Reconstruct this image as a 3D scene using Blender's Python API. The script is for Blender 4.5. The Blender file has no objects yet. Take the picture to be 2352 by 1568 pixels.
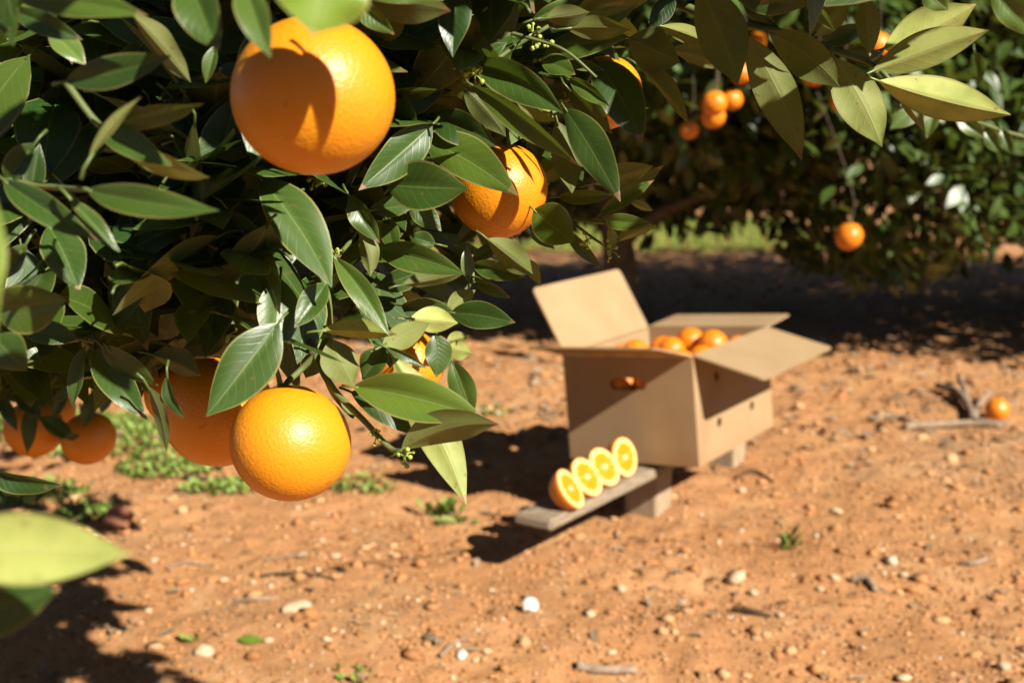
import bpy, bmesh, math, random
import numpy as np
from mathutils import Vector, Matrix

scene = bpy.context.scene
C = scene.collection
R = math.radians
PI = math.pi
random.seed(7)
rng = np.random.default_rng(11)

# ------------------------------------------------------------------ camera
FPX, CX, CY = 2744.0, 1176.0, 784.0          # focal length and centre on a 2352 x 1568 grid
PITCH = R(10.0)
CAMZ = 1.0
cam_d = bpy.data.cameras.new('camera')
cam_d.sensor_width = 36
cam_d.lens = 42
cam_d.clip_start = .02
cam_d.clip_end = 300
cam_d.dof.use_dof = True
cam_d.dof.focus_distance = .93
cam_d.dof.aperture_fstop = 7.1
cam = bpy.data.objects.new('camera', cam_d)
cam.location = (0, 0, CAMZ)
cam.rotation_euler = (R(90) - PITCH, 0, 0)
C.objects.link(cam)
scene.camera = cam

# ------------------------------------------------------------------ light
SUN_EL, SUN_AZ = R(36.5), R(48)                # azimuth measured from +X towards the camera side
SUN = Vector((math.cos(SUN_EL) * math.cos(SUN_AZ), -math.cos(SUN_EL) * math.sin(SUN_AZ), math.sin(SUN_EL)))
world = bpy.data.worlds.new('World')
scene.world = world
world.use_nodes = True
nt = world.node_tree
bg = nt.nodes['Background']
sky = nt.nodes.new('ShaderNodeTexSky')
sky.sky_type = 'NISHITA'
sky.sun_disc = False
sky.sun_elevation = SUN_EL
sky.sun_rotation = math.atan2(SUN.x, SUN.y)
nt.links.new(sky.outputs[0], bg.inputs[0])
sky.air_density = .4
sky.dust_density = .2
bg.inputs[1].default_value = .05
sun_d = bpy.data.lights.new('sun', 'SUN')
sun_d.energy = 5.0
sun_d.angle = R(.53)
sun_d.color = (1, .93, .82)
sun = bpy.data.objects.new('sun', sun_d)
sun.rotation_euler = SUN.to_track_quat('Z', 'Y').to_euler()
sun.location = SUN * 20
C.objects.link(sun)
vs = scene.view_settings
vs.view_transform = 'Standard'
vs.look = 'None'
vs.exposure = 1.22
vs.gamma = 1
vs.use_curve_mapping = False
try:
    scene.cycles.max_bounces = 5
    scene.cycles.diffuse_bounces = 3
    scene.cycles.glossy_bounces = 2
    scene.cycles.transmission_bounces = 3
    scene.cycles.transparent_max_bounces = 4
    scene.cycles.caustics_reflective = False
    scene.cycles.caustics_refractive = False
    scene.cycles.use_denoising = True
except Exception:
    pass

# ------------------------------------------------------------------ helpers
SP, CP = math.sin(PITCH), math.cos(PITCH)
FWD = Vector((0, CP, -SP))
UPV = Vector((0, SP, CP))
RGT = Vector((1, 0, 0))
CAM = Vector((0, 0, CAMZ))


def ray(x, y):
    return FWD + RGT * ((x - CX) / FPX) + UPV * (-(y - CY) / FPX)


def at(x, y, d):
    return CAM + ray(x, y) * d


def onz(x, y, z):
    r = ray(x, y)
    return CAM + r * ((z - CAMZ) / r.z)


def proj(p):
    q = p - CAM
    d = q.dot(FWD)
    if d <= 1e-6:
        return None
    return CX + FPX * q.dot(RGT) / d, CY - FPX * q.dot(UPV) / d, d


def tag(o, label=None, cat=None, group=None, kind=None):
    if label: o['label'] = label
    if cat: o['category'] = cat
    if group: o['group'] = group
    if kind: o['kind'] = kind
    return o


def link(name, me, mat=None, parent=None, smooth=False):
    if mat is not None and not me.materials:
        me.materials.append(mat)
    if smooth and len(me.polygons):
        me.polygons.foreach_set('use_smooth', [True] * len(me.polygons))
    o = bpy.data.objects.new(name, me)
    C.objects.link(o)
    if parent:
        o.parent = parent
        o.matrix_parent_inverse = parent.matrix_world.inverted() if False else Matrix.Identity(4)
    return o


def empty(name, loc=(0, 0, 0), rot=None):
    o = bpy.data.objects.new(name, None)
    o.empty_display_size = .05
    o.location = loc
    if rot is not None:
        o.rotation_euler = rot
    C.objects.link(o)
    return o


def mesh(name, v, f):
    me = bpy.data.meshes.new(name)
    me.from_pydata([tuple(p) for p in v], [], f)
    me.update()
    return me


def np_mesh(name, verts, faces, attrs=None):
    """verts (n,3) and faces (m,k) numpy arrays, all faces with k corners"""
    me = bpy.data.meshes.new(name)
    n, (m, k) = len(verts), faces.shape
    me.vertices.add(n)
    me.vertices.foreach_set('co', verts.astype(np.float32).ravel())
    me.loops.add(m * k)
    me.loops.foreach_set('vertex_index', faces.astype(np.int32).ravel())
    me.polygons.add(m)
    me.polygons.foreach_set('loop_start', np.arange(0, m * k, k, dtype=np.int32))
    me.polygons.foreach_set('loop_total', np.full(m, k, dtype=np.int32))
    me.update(calc_edges=True)
    for nm, arr in (attrs or {}).items():
        a = me.attributes.new(nm, 'FLOAT_VECTOR', 'POINT')
        a.data.foreach_set('vector', arr.astype(np.float32).ravel())
    me.validate()
    return me


def tube_geo(pts, rad, n=8, cap=True):
    pts = [Vector(p) for p in pts]
    V, F = [], []
    prev = None
    for i, p in enumerate(pts):
        t = (pts[min(i + 1, len(pts) - 1)] - pts[max(i - 1, 0)]).normalized()
        if prev is None:
            a = t.orthogonal().normalized()
        else:
            a = (prev - t * prev.dot(t)).normalized()
        prev = a
        b = t.cross(a)
        r = rad[i] if hasattr(rad, '__len__') else rad
        for k in range(n):
            an = 2 * PI * k / n
            V.append(p + a * (r * math.cos(an)) + b * (r * math.sin(an)))
    for i in range(len(pts) - 1):
        for k in range(n):
            F.append((i * n + k, i * n + (k + 1) % n, (i + 1) * n + (k + 1) % n, (i + 1) * n + k))
    if cap:
        F.append(tuple(reversed(range(n))))
        F.append(tuple(range((len(pts) - 1) * n, len(pts) * n)))
    return V, F


def spline(pts, k=5):
    pts = [Vector(p) for p in pts]
    out = []
    for i in range(len(pts) - 1):
        p0, p1, p2, p3 = pts[max(i - 1, 0)], pts[i], pts[i + 1], pts[min(i + 2, len(pts) - 1)]
        for j in range(k):
            t = j / k
            out.append(.5 * ((2 * p1) + (p2 - p0) * t + (2 * p0 - 5 * p1 + 4 * p2 - p3) * t * t + (3 * p1 - p0 - 3 * p2 + p3) * t ** 3))
    out.append(pts[-1])
    return out


# ------------------------------------------------------------------ materials
def new_mat(name):
    m = bpy.data.materials.new(name)
    m.use_nodes = True
    t = m.node_tree
    return m, t, t.nodes['Principled BSDF'], t.nodes['Material Output']


def N(t, typ, **kw):
    n = t.nodes.new(typ)
    for k, v in kw.items():
        if k.startswith('i_'):
            key = k[2:]
            n.inputs[int(key) if key.isdigit() else key].default_value = v
        else:
            setattr(n, k, v)
    return n


def L(t, a, b):
    t.links.new(a, b)


def ramp(t, src, stops):
    r = t.nodes.new('ShaderNodeValToRGB')
    els = r.color_ramp.elements
    while len(els) < len(stops):
        els.new(.5)
    for e, (p, c) in zip(els, stops):
        e.position = p
        e.color = (*c, 1) if len(c) == 3 else c
    L(t, src, r.inputs[0])
    return r.outputs[0]


def mix(t, fac, a, b, mode='MIX'):
    n = t.nodes.new('ShaderNodeMix')
    n.data_type = 'RGBA'
    n.blend_type = mode
    for s, v in ((0, fac), (6, a), (7, b)):
        if hasattr(v, 'is_linked'):
            L(t, v, n.inputs[s])
        else:
            n.inputs[s].default_value = (*v, 1) if isinstance(v, tuple) and len(v) == 3 else v
    return n.outputs[2]


def math_n(t, op, a, b=None, c=None):
    n = t.nodes.new('ShaderNodeMath')
    n.operation = op
    for i, v in enumerate((a, b, c)):
        if v is None: continue
        if hasattr(v, 'is_linked'):
            L(t, v, n.inputs[i])
        else:
            n.inputs[i].default_value = v
    return n.outputs[0]


def leaf_material(name, fine=True):
    """glossy dark upper side, paler matt underside; attribute luv = (along, across, random), tint = (yellow, bright, brown)"""
    m, t, b, out = new_mat(name)
    luv = N(t, 'ShaderNodeAttribute', attribute_name='luv')
    tin = N(t, 'ShaderNodeAttribute', attribute_name='tint')
    s1 = N(t, 'ShaderNodeSeparateXYZ'); L(t, luv.outputs['Vector'], s1.inputs[0])
    s2 = N(t, 'ShaderNodeSeparateXYZ'); L(t, tin.outputs['Vector'], s2.inputs[0])
    u, v, rnd = s1.outputs
    yel, bri, bro = s2.outputs
    geo = N(t, 'ShaderNodeNewGeometry')
    tc = N(t, 'ShaderNodeTexCoord')
    noi = N(t, 'ShaderNodeTexNoise', i_Scale=38.0, i_Detail=4.0)
    L(t, tc.outputs['Object'], noi.inputs['Vector'])
    up = ramp(t, rnd, [(0, (0.0107, 0.0391, 0.0063)), (.5, (0.0201, 0.0587, 0.0090)), (1, (0.0354, 0.0755, 0.0107))])
    up = mix(t, yel, up, (.1224, .1800, .0144))
    dn = mix(t, yel, (.045, .062, .014), (.40, .43, .115))
    vein = 0.0
    av = math_n(t, 'ABSOLUTE', v)
    rib = math_n(t, 'SUBTRACT', 1.0, math_n(t, 'SMOOTH_MIN', math_n(t, 'MULTIPLY', av, 14.0), 1.0, .2))
    rib = math_n(t, 'MAXIMUM', rib, 0.0)
    # side veins leave the midrib at a slant
    ph = math_n(t, 'SUBTRACT', math_n(t, 'MULTIPLY', u, 9.5), math_n(t, 'MULTIPLY', av, 2.2))
    wob = math_n(t, 'MULTIPLY_ADD', noi.outputs[0], .5, ph)
    fr = math_n(t, 'PINGPONG', wob, .5)
    sv = math_n(t, 'MAXIMUM', math_n(t, 'SUBTRACT', 1.0, math_n(t, 'MULTIPLY', fr, 11.0)), 0.0)
    veins = math_n(t, 'MAXIMUM', rib, math_n(t, 'MULTIPLY', sv, .35))
    up = mix(t, math_n(t, 'MULTIPLY', rib, .55), up, (.15, .20, .05))
    up = mix(t, math_n(t, 'MULTIPLY', sv, .22), up, (.12, .18, .05))
    dn = mix(t, math_n(t, 'MULTIPLY', veins, .5), dn, (.3240, .3384, .1368))
    mot = N(t, 'ShaderNodeTexNoise', i_Scale=55.0, i_Detail=3.0)
    L(t, tc.outputs['Object'], mot.inputs['Vector'])
    dn = mix(t, math_n(t, 'MULTIPLY', ramp(t, mot.outputs[0], [(.42, (0, 0, 0)), (.66, (1, 1, 1))]), math_n(t, 'SUBTRACT', 1.0, veins)), dn, mix(t, .45, dn, (.13, .19, .03)))
    col = mix(t, geo.outputs['Backfacing'], up, dn)
    col = mix(t, math_n(t, 'MULTIPLY', math_n(t, 'SUBTRACT', noi.outputs[0], .35), .55), col, mix(t, .6, col, (.10, .12, .03)))
    # dry brown tip and yellow rim
    edge = math_n(t, 'MULTIPLY', math_n(t, 'GREATER_THAN', av, .92), .75)
    col = mix(t, edge, col, (.1872, .1800, .0504))
    tip = math_n(t, 'MULTIPLY', math_n(t, 'GREATER_THAN', math_n(t, 'ADD', u, math_n(t, 'MULTIPLY', noi.outputs[0], .16)), 1.0), bro)
    col = mix(t, tip, col, (.30, .17, .09))
    spots = N(t, 'ShaderNodeTexNoise', i_Scale=170.0, i_Detail=2.0)
    L(t, tc.outputs['Object'], spots.inputs['Vector'])
    sp = math_n(t, 'MULTIPLY', math_n(t, 'GREATER_THAN', spots.outputs[0], .70), .55)
    col = mix(t, sp, col, (.13, .085, .035))
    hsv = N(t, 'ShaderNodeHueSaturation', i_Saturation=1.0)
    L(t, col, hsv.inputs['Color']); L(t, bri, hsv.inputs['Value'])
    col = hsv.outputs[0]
    L(t, col, b.inputs['Base Color'])
    rough = math_n(t, 'MULTIPLY_ADD', geo.outputs['Backfacing'], .20, .34)
    rough = math_n(t, 'MULTIPLY_ADD', noi.outputs[0], .12, rough)
    L(t, rough, b.inputs['Roughness'])
    b.inputs['Specular IOR Level'].default_value = .52
    bump = N(t, 'ShaderNodeBump', i_Strength=.35, i_Distance=.0007)
    hh = math_n(t, 'MULTIPLY_ADD', noi.outputs[0], .5, math_n(t, 'MULTIPLY', veins, -.8))
    L(t, hh, bump.inputs['Height'])
    L(t, bump.outputs[0], b.inputs['Normal'])
    tr = N(t, 'ShaderNodeBsdfTranslucent')
    tcol = mix(t, yel, (.1008, .1944, .0144), (.2880, .3456, .0288))
    L(t, mix(t, .75, col, tcol), tr.inputs['Color'])
    ms = N(t, 'ShaderNodeMixShader', i_0=.20)
    L(t, b.outputs[0], ms.inputs[1]); L(t, tr.outputs[0], ms.inputs[2])
    L(t, ms.outputs[0], out.inputs[0])
    return m


def orange_material(name='orange_peel', k=(1, 1)):
    m, t, b, out = new_mat(name)
    tc = N(t, 'ShaderNodeTexCoord')
    oi = N(t, 'ShaderNodeObjectInfo')
    n1 = N(t, 'ShaderNodeTexNoise', i_Scale=16.0, i_Detail=3.0)
    L(t, tc.outputs['Object'], n1.inputs['Vector'])
    base = ramp(t, oi.outputs['Random'], [(0, (0.5904 * k[0], 0.198 * k[1], 0.0043)), (1, (0.6336 * k[0], 0.2376 * k[1], 0.0058))])
    base = mix(t, math_n(t, 'MULTIPLY', math_n(t, 'SUBTRACT', n1.outputs[0], .3), .5), base, (0.6624 * k[0], 0.3024 * k[1], 0.0086))
    n0 = N(t, 'ShaderNodeTexNoise', i_Scale=22.0, i_Detail=5.0, i_Distortion=.8)
    L(t, tc.outputs['Object'], n0.inputs['Vector'])
    base = mix(t, ramp(t, n0.outputs[0], [(.60, (0, 0, 0)), (.76, (.5, .5, .5))]), base, (.42, .20, .02))
    sp = N(t, 'ShaderNodeTexNoise', i_Scale=95.0, i_Detail=2.0)
    L(t, tc.outputs['Object'], sp.inputs['Vector'])
    base = mix(t, math_n(t, 'MULTIPLY', math_n(t, 'GREATER_THAN', sp.outputs[0], .735), .5), base, (.40, .13, .02))
    L(t, base, b.inputs['Base Color'])
    vo = N(t, 'ShaderNodeTexVoronoi', i_Scale=520.0, feature='SMOOTH_F1')
    L(t, tc.outputs['Object'], vo.inputs['Vector'])
    n2 = N(t, 'ShaderNodeTexNoise', i_Scale=140.0, i_Detail=2.0)
    L(t, tc.outputs['Object'], n2.inputs['Vector'])
    h = math_n(t, 'MULTIPLY_ADD', n2.outputs[0], .6, vo.outputs['Distance'])
    bump = N(t, 'ShaderNodeBump', i_Strength=.38, i_Distance=.0009)
    L(t, h, bump.inputs['Height'])
    L(t, bump.outputs[0], b.inputs['Normal'])
    b.inputs['Roughness'].default_value = .42
    b.inputs['Specular IOR Level'].default_value = .45
    b.inputs['Subsurface Weight'].default_value = .3
    b.inputs['Subsurface Radius'].default_value = (.006, .002, .0004)
    b.inputs['Subsurface Scale'].default_value = 1.0
    return m


def soil_material():
    m, t, b, out = new_mat('orange_soil')
    tc = N(t, 'ShaderNodeTexCoord')
    a = N(t, 'ShaderNodeTexNoise', i_Scale=2.2, i_Detail=6.0)
    c = N(t, 'ShaderNodeTexNoise', i_Scale=26.0, i_Detail=8.0, i_Roughness=.65)
    d = N(t, 'ShaderNodeTexNoise', i_Scale=160.0, i_Detail=4.0)
    for n in (a, c, d):
        L(t, tc.outputs['Object'], n.inputs['Vector'])
    col = ramp(t, a.outputs[0], [(.30, (.3024, .1404, .0540)), (.5, (.3600, .1728, .0684)), (.72, (.4032, .2160, .0936))])
    col = mix(t, ramp(t, c.outputs[0], [(.30, (.8, .8, .8)), (.46, (0, 0, 0))]), col, (.2160, .0900, .0324))
    col = mix(t, ramp(t, d.outputs[0], [(.56, (0, 0, 0)), (.74, (.75, .75, .75))]), col, (.4608, .3024, .1584))
    e = N(t, 'ShaderNodeTexNoise', i_Scale=.9, i_Detail=5.0, i_Distortion=.6)
    L(t, tc.outputs['Object'], e.inputs['Vector'])
    col = mix(t, ramp(t, e.outputs[0], [(.52, (0, 0, 0)), (.70, (.55, .55, .55))]), col, (.27, .165, .085))
    e2 = N(t, 'ShaderNodeTexNoise', i_Scale=5.5, i_Detail=6.0)
    L(t, tc.outputs['Object'], e2.inputs['Vector'])
    col = mix(t, ramp(t, e2.outputs[0], [(.55, (0, 0, 0)), (.72, (.5, .5, .5))]), col, (.44, .28, .14))
    L(t, col, b.inputs['Base Color'])
    b.inputs['Roughness'].default_value = .95
    b.inputs['Specular IOR Level'].default_value = .15
    h = math_n(t, 'MULTIPLY_ADD', d.outputs[0], .35, c.outputs[0])
    bump = N(t, 'ShaderNodeBump', i_Strength=.8, i_Distance=.009)
    L(t, h, bump.inputs['Height'])
    L(t, bump.outputs[0], b.inputs['Normal'])
    return m


def clod_material():
    m, t, b, out = new_mat('clod')
    tin = N(t, 'ShaderNodeAttribute', attribute_name='tint')
    tc = N(t, 'ShaderNodeTexCoord')
    n = N(t, 'ShaderNodeTexNoise', i_Scale=120.0, i_Detail=4.0)
    L(t, tc.outputs['Object'], n.inputs['Vector'])
    col = mix(t, .55, tin.outputs['Color'], mix(t, n.outputs[0], (.35, .35, .35), (1.5, 1.5, 1.5)), 'MULTIPLY')
    L(t, col, b.inputs['Base Color'])
    b.inputs['Roughness'].default_value = .95
    b.inputs['Specular IOR Level'].default_value = .15
    bump = N(t, 'ShaderNodeBump', i_Strength=.6, i_Distance=.003)
    L(t, n.outputs[0], bump.inputs['Height'])
    L(t, bump.outputs[0], b.inputs['Normal'])
    return m


def noise_mat(name, c1, c2, scale=30, rough=.8, bump=.3, stretch=(1, 1, 1), dist=.002, spec=.3, detail=6.0):
    m, t, b, out = new_mat(name)
    tc = N(t, 'ShaderNodeTexCoord')
    mp = N(t, 'ShaderNodeMapping')
    mp.inputs['Scale'].default_value = stretch
    L(t, tc.outputs['Object'], mp.inputs[0])
    n = N(t, 'ShaderNodeTexNoise', i_Scale=scale, i_Detail=detail, i_Roughness=.6)
    L(t, mp.outputs[0], n.inputs['Vector'])
    L(t, ramp(t, n.outputs[0], [(.3, c1), (.7, c2)]), b.inputs['Base Color'])
    b.inputs['Roughness'].default_value = rough
    b.inputs['Specular IOR Level'].default_value = spec
    if bump:
        bp = N(t, 'ShaderNodeBump', i_Strength=bump, i_Distance=dist)
        L(t, n.outputs[0], bp.inputs['Height'])
        L(t, bp.outputs[0], b.inputs['Normal'])
    return m


def cardboard_material():
    m, t, b, out = new_mat('cardboard')
    tc = N(t, 'ShaderNodeTexCoord')
    n = N(t, 'ShaderNodeTexNoise', i_Scale=9.0, i_Detail=6.0)
    L(t, tc.outputs['Object'], n.inputs['Vector'])
    f = N(t, 'ShaderNodeTexNoise', i_Scale=220.0, i_Detail=3.0)
    L(t, tc.outputs['Object'], f.inputs['Vector'])
    col = ramp(t, n.outputs[0], [(.3, (.285, .192, .096)), (.7, (.320, .220, .118))])
    col = mix(t, math_n(t, 'MULTIPLY', f.outputs[0], .25), col, (.2448, .1476, .0684))
    st = N(t, 'ShaderNodeTexNoise', i_Scale=5.0, i_Detail=7.0, i_Distortion=.5)
    L(t, tc.outputs['Object'], st.inputs['Vector'])
    col = mix(t, ramp(t, st.outputs[0], [(.55, (0, 0, 0)), (.75, (.5, .5, .5))]), col, (.235, .14, .065))
    sz_ = N(t, 'ShaderNodeSeparateXYZ'); L(t, tc.outputs['Object'], sz_.inputs[0])
    low = math_n(t, 'MULTIPLY', math_n(t, 'MAXIMUM', math_n(t, 'SUBTRACT', .04, sz_.outputs[2]), 0.0), 14.0)
    col = mix(t, math_n(t, 'MULTIPLY', low, st.outputs[0]), col, (.26, .125, .05))
    L(t, col, b.inputs['Base Color'])
    b.inputs['Roughness'].default_value = .8
    b.inputs['Specular IOR Level'].default_value = .25
    # soft flute lines pressed through the liner
    sx = N(t, 'ShaderNodeSeparateXYZ'); L(t, tc.outputs['Object'], sx.inputs[0])
    fl = math_n(t, 'SINE', math_n(t, 'MULTIPLY', math_n(t, 'ADD', sx.outputs[0], sx.outputs[1]), 900.0))
    bp = N(t, 'ShaderNodeBump', i_Strength=.12, i_Distance=.0006)
    L(t, math_n(t, 'MULTIPLY_ADD', n.outputs[0], 6.0, fl), bp.inputs['Height'])
    L(t, bp.outputs[0], b.inputs['Normal'])
    return m


M_LEAF = leaf_material('citrus_leaf')
M_ORANGE = orange_material()
M_ORANGE2 = orange_material('picked_orange_peel', (1, .8))  # redder peel for the boxed, halved, fallen and far hanging oranges
M_SOIL = soil_material()
M_CLOD = clod_material()
M_CARD = cardboard_material()
M_BARK = noise_mat('bark', (.0432, .0324, .0216), (.1152, .0900, .0612), 40, .9, .7, (1, 1, .25), .006)
M_TWIG = noise_mat('green_twig', (.0648, .0936, .0252), (.1224, .1440, .0432), 60, .6, .2)
M_STEM = noise_mat('calyx_green', (.0936, .1224, .0360), (.1800, .1872, .0648), 120, .7, .3)
M_BUD = noise_mat('flower_bud', (.2160, .2880, .0432), (.3600, .4176, .0864), 200, .5, .1)
M_WOOD = noise_mat('weathered_wood', (.1440, .1044, .0648), (.3168, .2520, .1728), 22, .85, .5, (9, 1.1, 9), .003)
M_WOODL = noise_mat('pale_wood', (.2160, .1512, .0864), (.3744, .2880, .1872), 22, .85, .5, (9, 9, 1.1), .003)
M_STONE = noise_mat('pale_stone', (.36, .235, .125), (.50, .385, .25), 90, .9, .4)
M_DARKSTONE = noise_mat('dark_stone', (.0720, .0504, .0288), (.1584, .1152, .0720), 90, .9, .4)
M_SHELL = noise_mat('shell', (.4464, .3744, .3024), (.6120, .5760, .5184), 60, .45, .15)
M_HOLE = noise_mat('shell_mouth', (.0864, .0576, .0432), (.1800, .1224, .0864), 60, .7, .1)
M_DRY = noise_mat('dry_wood', (.14, .092, .055), (.30, .22, .15), 60, .9, .6, (1, 1, 1), .003)
M_DARKSTICK = noise_mat('dark_stick', (.0360, .0216, .0130), (.0864, .0540, .0288), 60, .9, .5)
M_TILE = noise_mat('terracotta', (.2448, .0936, .0504), (.3168, .1368, .0720), 50, .9, .3)
M_PITH = noise_mat('pith', (.60, .46, .16), (.66, .53, .22), 150, .5, .1)
M_FLESH = noise_mat('orange_flesh', (.60, .185, .003), (.66, .25, .009), 190, .25, .35, (1, 1, 1), .001, .5)
M_CORE = noise_mat('core', (.5328, .4320, .2304), (.5760, .5040, .3312), 150, .5, .1)
M_WEED = noise_mat('weed_green', (.1076, .1739, .0248), (.1987, .2650, .0497), 14, .6, 0)
M_GRASS = noise_mat('grass_green', (.0911, .1573, .0166), (.1822, .2401, .0331), 3, .6, 0)


# ------------------------------------------------------------------ leaves
def leaf_profile(t):
    w = math.sin(PI * t ** .84) ** .95
    if t > .80:
        w *= 1 - .22 * ((t - .80) / .20) ** 1.2
    return w


def leaf_geo(base, tip, nrm, width, curl=.05, bow=0.0, fold=.32, rip=.05, seed=0, nu=12, nv=3, pet=.012, droop=0.0):
    """returns verts, quads, luv; nrm is the direction of the upper face"""
    rs = random.Random(seed)
    base, tip = Vector(base), Vector(tip)
    ax = tip - base
    Ln = ax.length
    a = ax / Ln
    n = (nrm - a * nrm.dot(a)).normalized()
    s = a.cross(n).normalized()
    ctrl = (base + tip) / 2 + n * (curl * Ln * 2) + s * (bow * Ln * 2)
    V, F, U = [], [], []
    ph, fq = rs.random() * 6.28, rs.uniform(6, 11)
    asym = rs.uniform(-.12, .12)
    r0 = rs.random()
    tw = rs.uniform(-.25, .25)
    cols = 2 * nv + 1
    for i in range(nu + 1):
        t = i / nu
        c = base * (1 - t) ** 2 + ctrl * (2 * t * (1 - t)) + tip * t * t
        tg = ((ctrl - base) * (1 - t) + (tip - ctrl) * t).normalized()
        ss = (s - tg * s.dot(tg)).normalized()
        nn = ss.cross(tg)
        if nn.dot(n) < 0: nn = -nn
        q = tw * (t - .5)
        ss, nn = ss * math.cos(q) + nn * math.sin(q), nn * math.cos(q) - ss * math.sin(q)
        hw = width * .5 * max(leaf_profile(min(max(t, 0.004), .996)), .015)
        for j in range(cols):
            v = (j - nv) / nv
            f = fold * (1.0 - .45 * t)
            av = abs(v)
            wv = hw * v * (1 + asym * (1 if v > 0 else -1))
            lift = hw * (math.sin(f) * av - .22 * av * av)
            lift += rip * width * .5 * math.sin(fq * t + ph + (1.3 if v > 0 else 0)) * av * av * math.sin(PI * t)
            V.append(c + ss * (wv * math.cos(f)) + nn * lift)
            U.append((t, v, r0))
    for i in range(nu):
        for j in range(cols - 1):
            q = i * cols + j
            F.append((q, q + cols, q + cols + 1, q + 1))
    # make the face normal agree with nrm
    p = F[(nu // 2) * (cols - 1) + nv]
    fn = (V[p[1]] - V[p[0]]).cross(V[p[3]] - V[p[0]])
    if fn.dot(n) < 0:
        F = [tuple(reversed(f)) for f in F]
    if pet:
        d = (ctrl - base).normalized()
        TV, TF = tube_geo([base + d * .004, base - d * pet * .5, base - d * pet - n * pet * .25], [.0009, .0010, .0012], 5)
        o = len(V)
        V += TV
        F += [tuple(k + o for k in f) for f in TF]
        U += [(.1, 0, r0)] * len(TV)
    return V, F, U


def set_attr(me, name, vals):
    a = me.attributes.new(name, 'FLOAT_VECTOR', 'POINT')
    a.data.foreach_set('vector', [c for v in vals for c in v])


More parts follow.
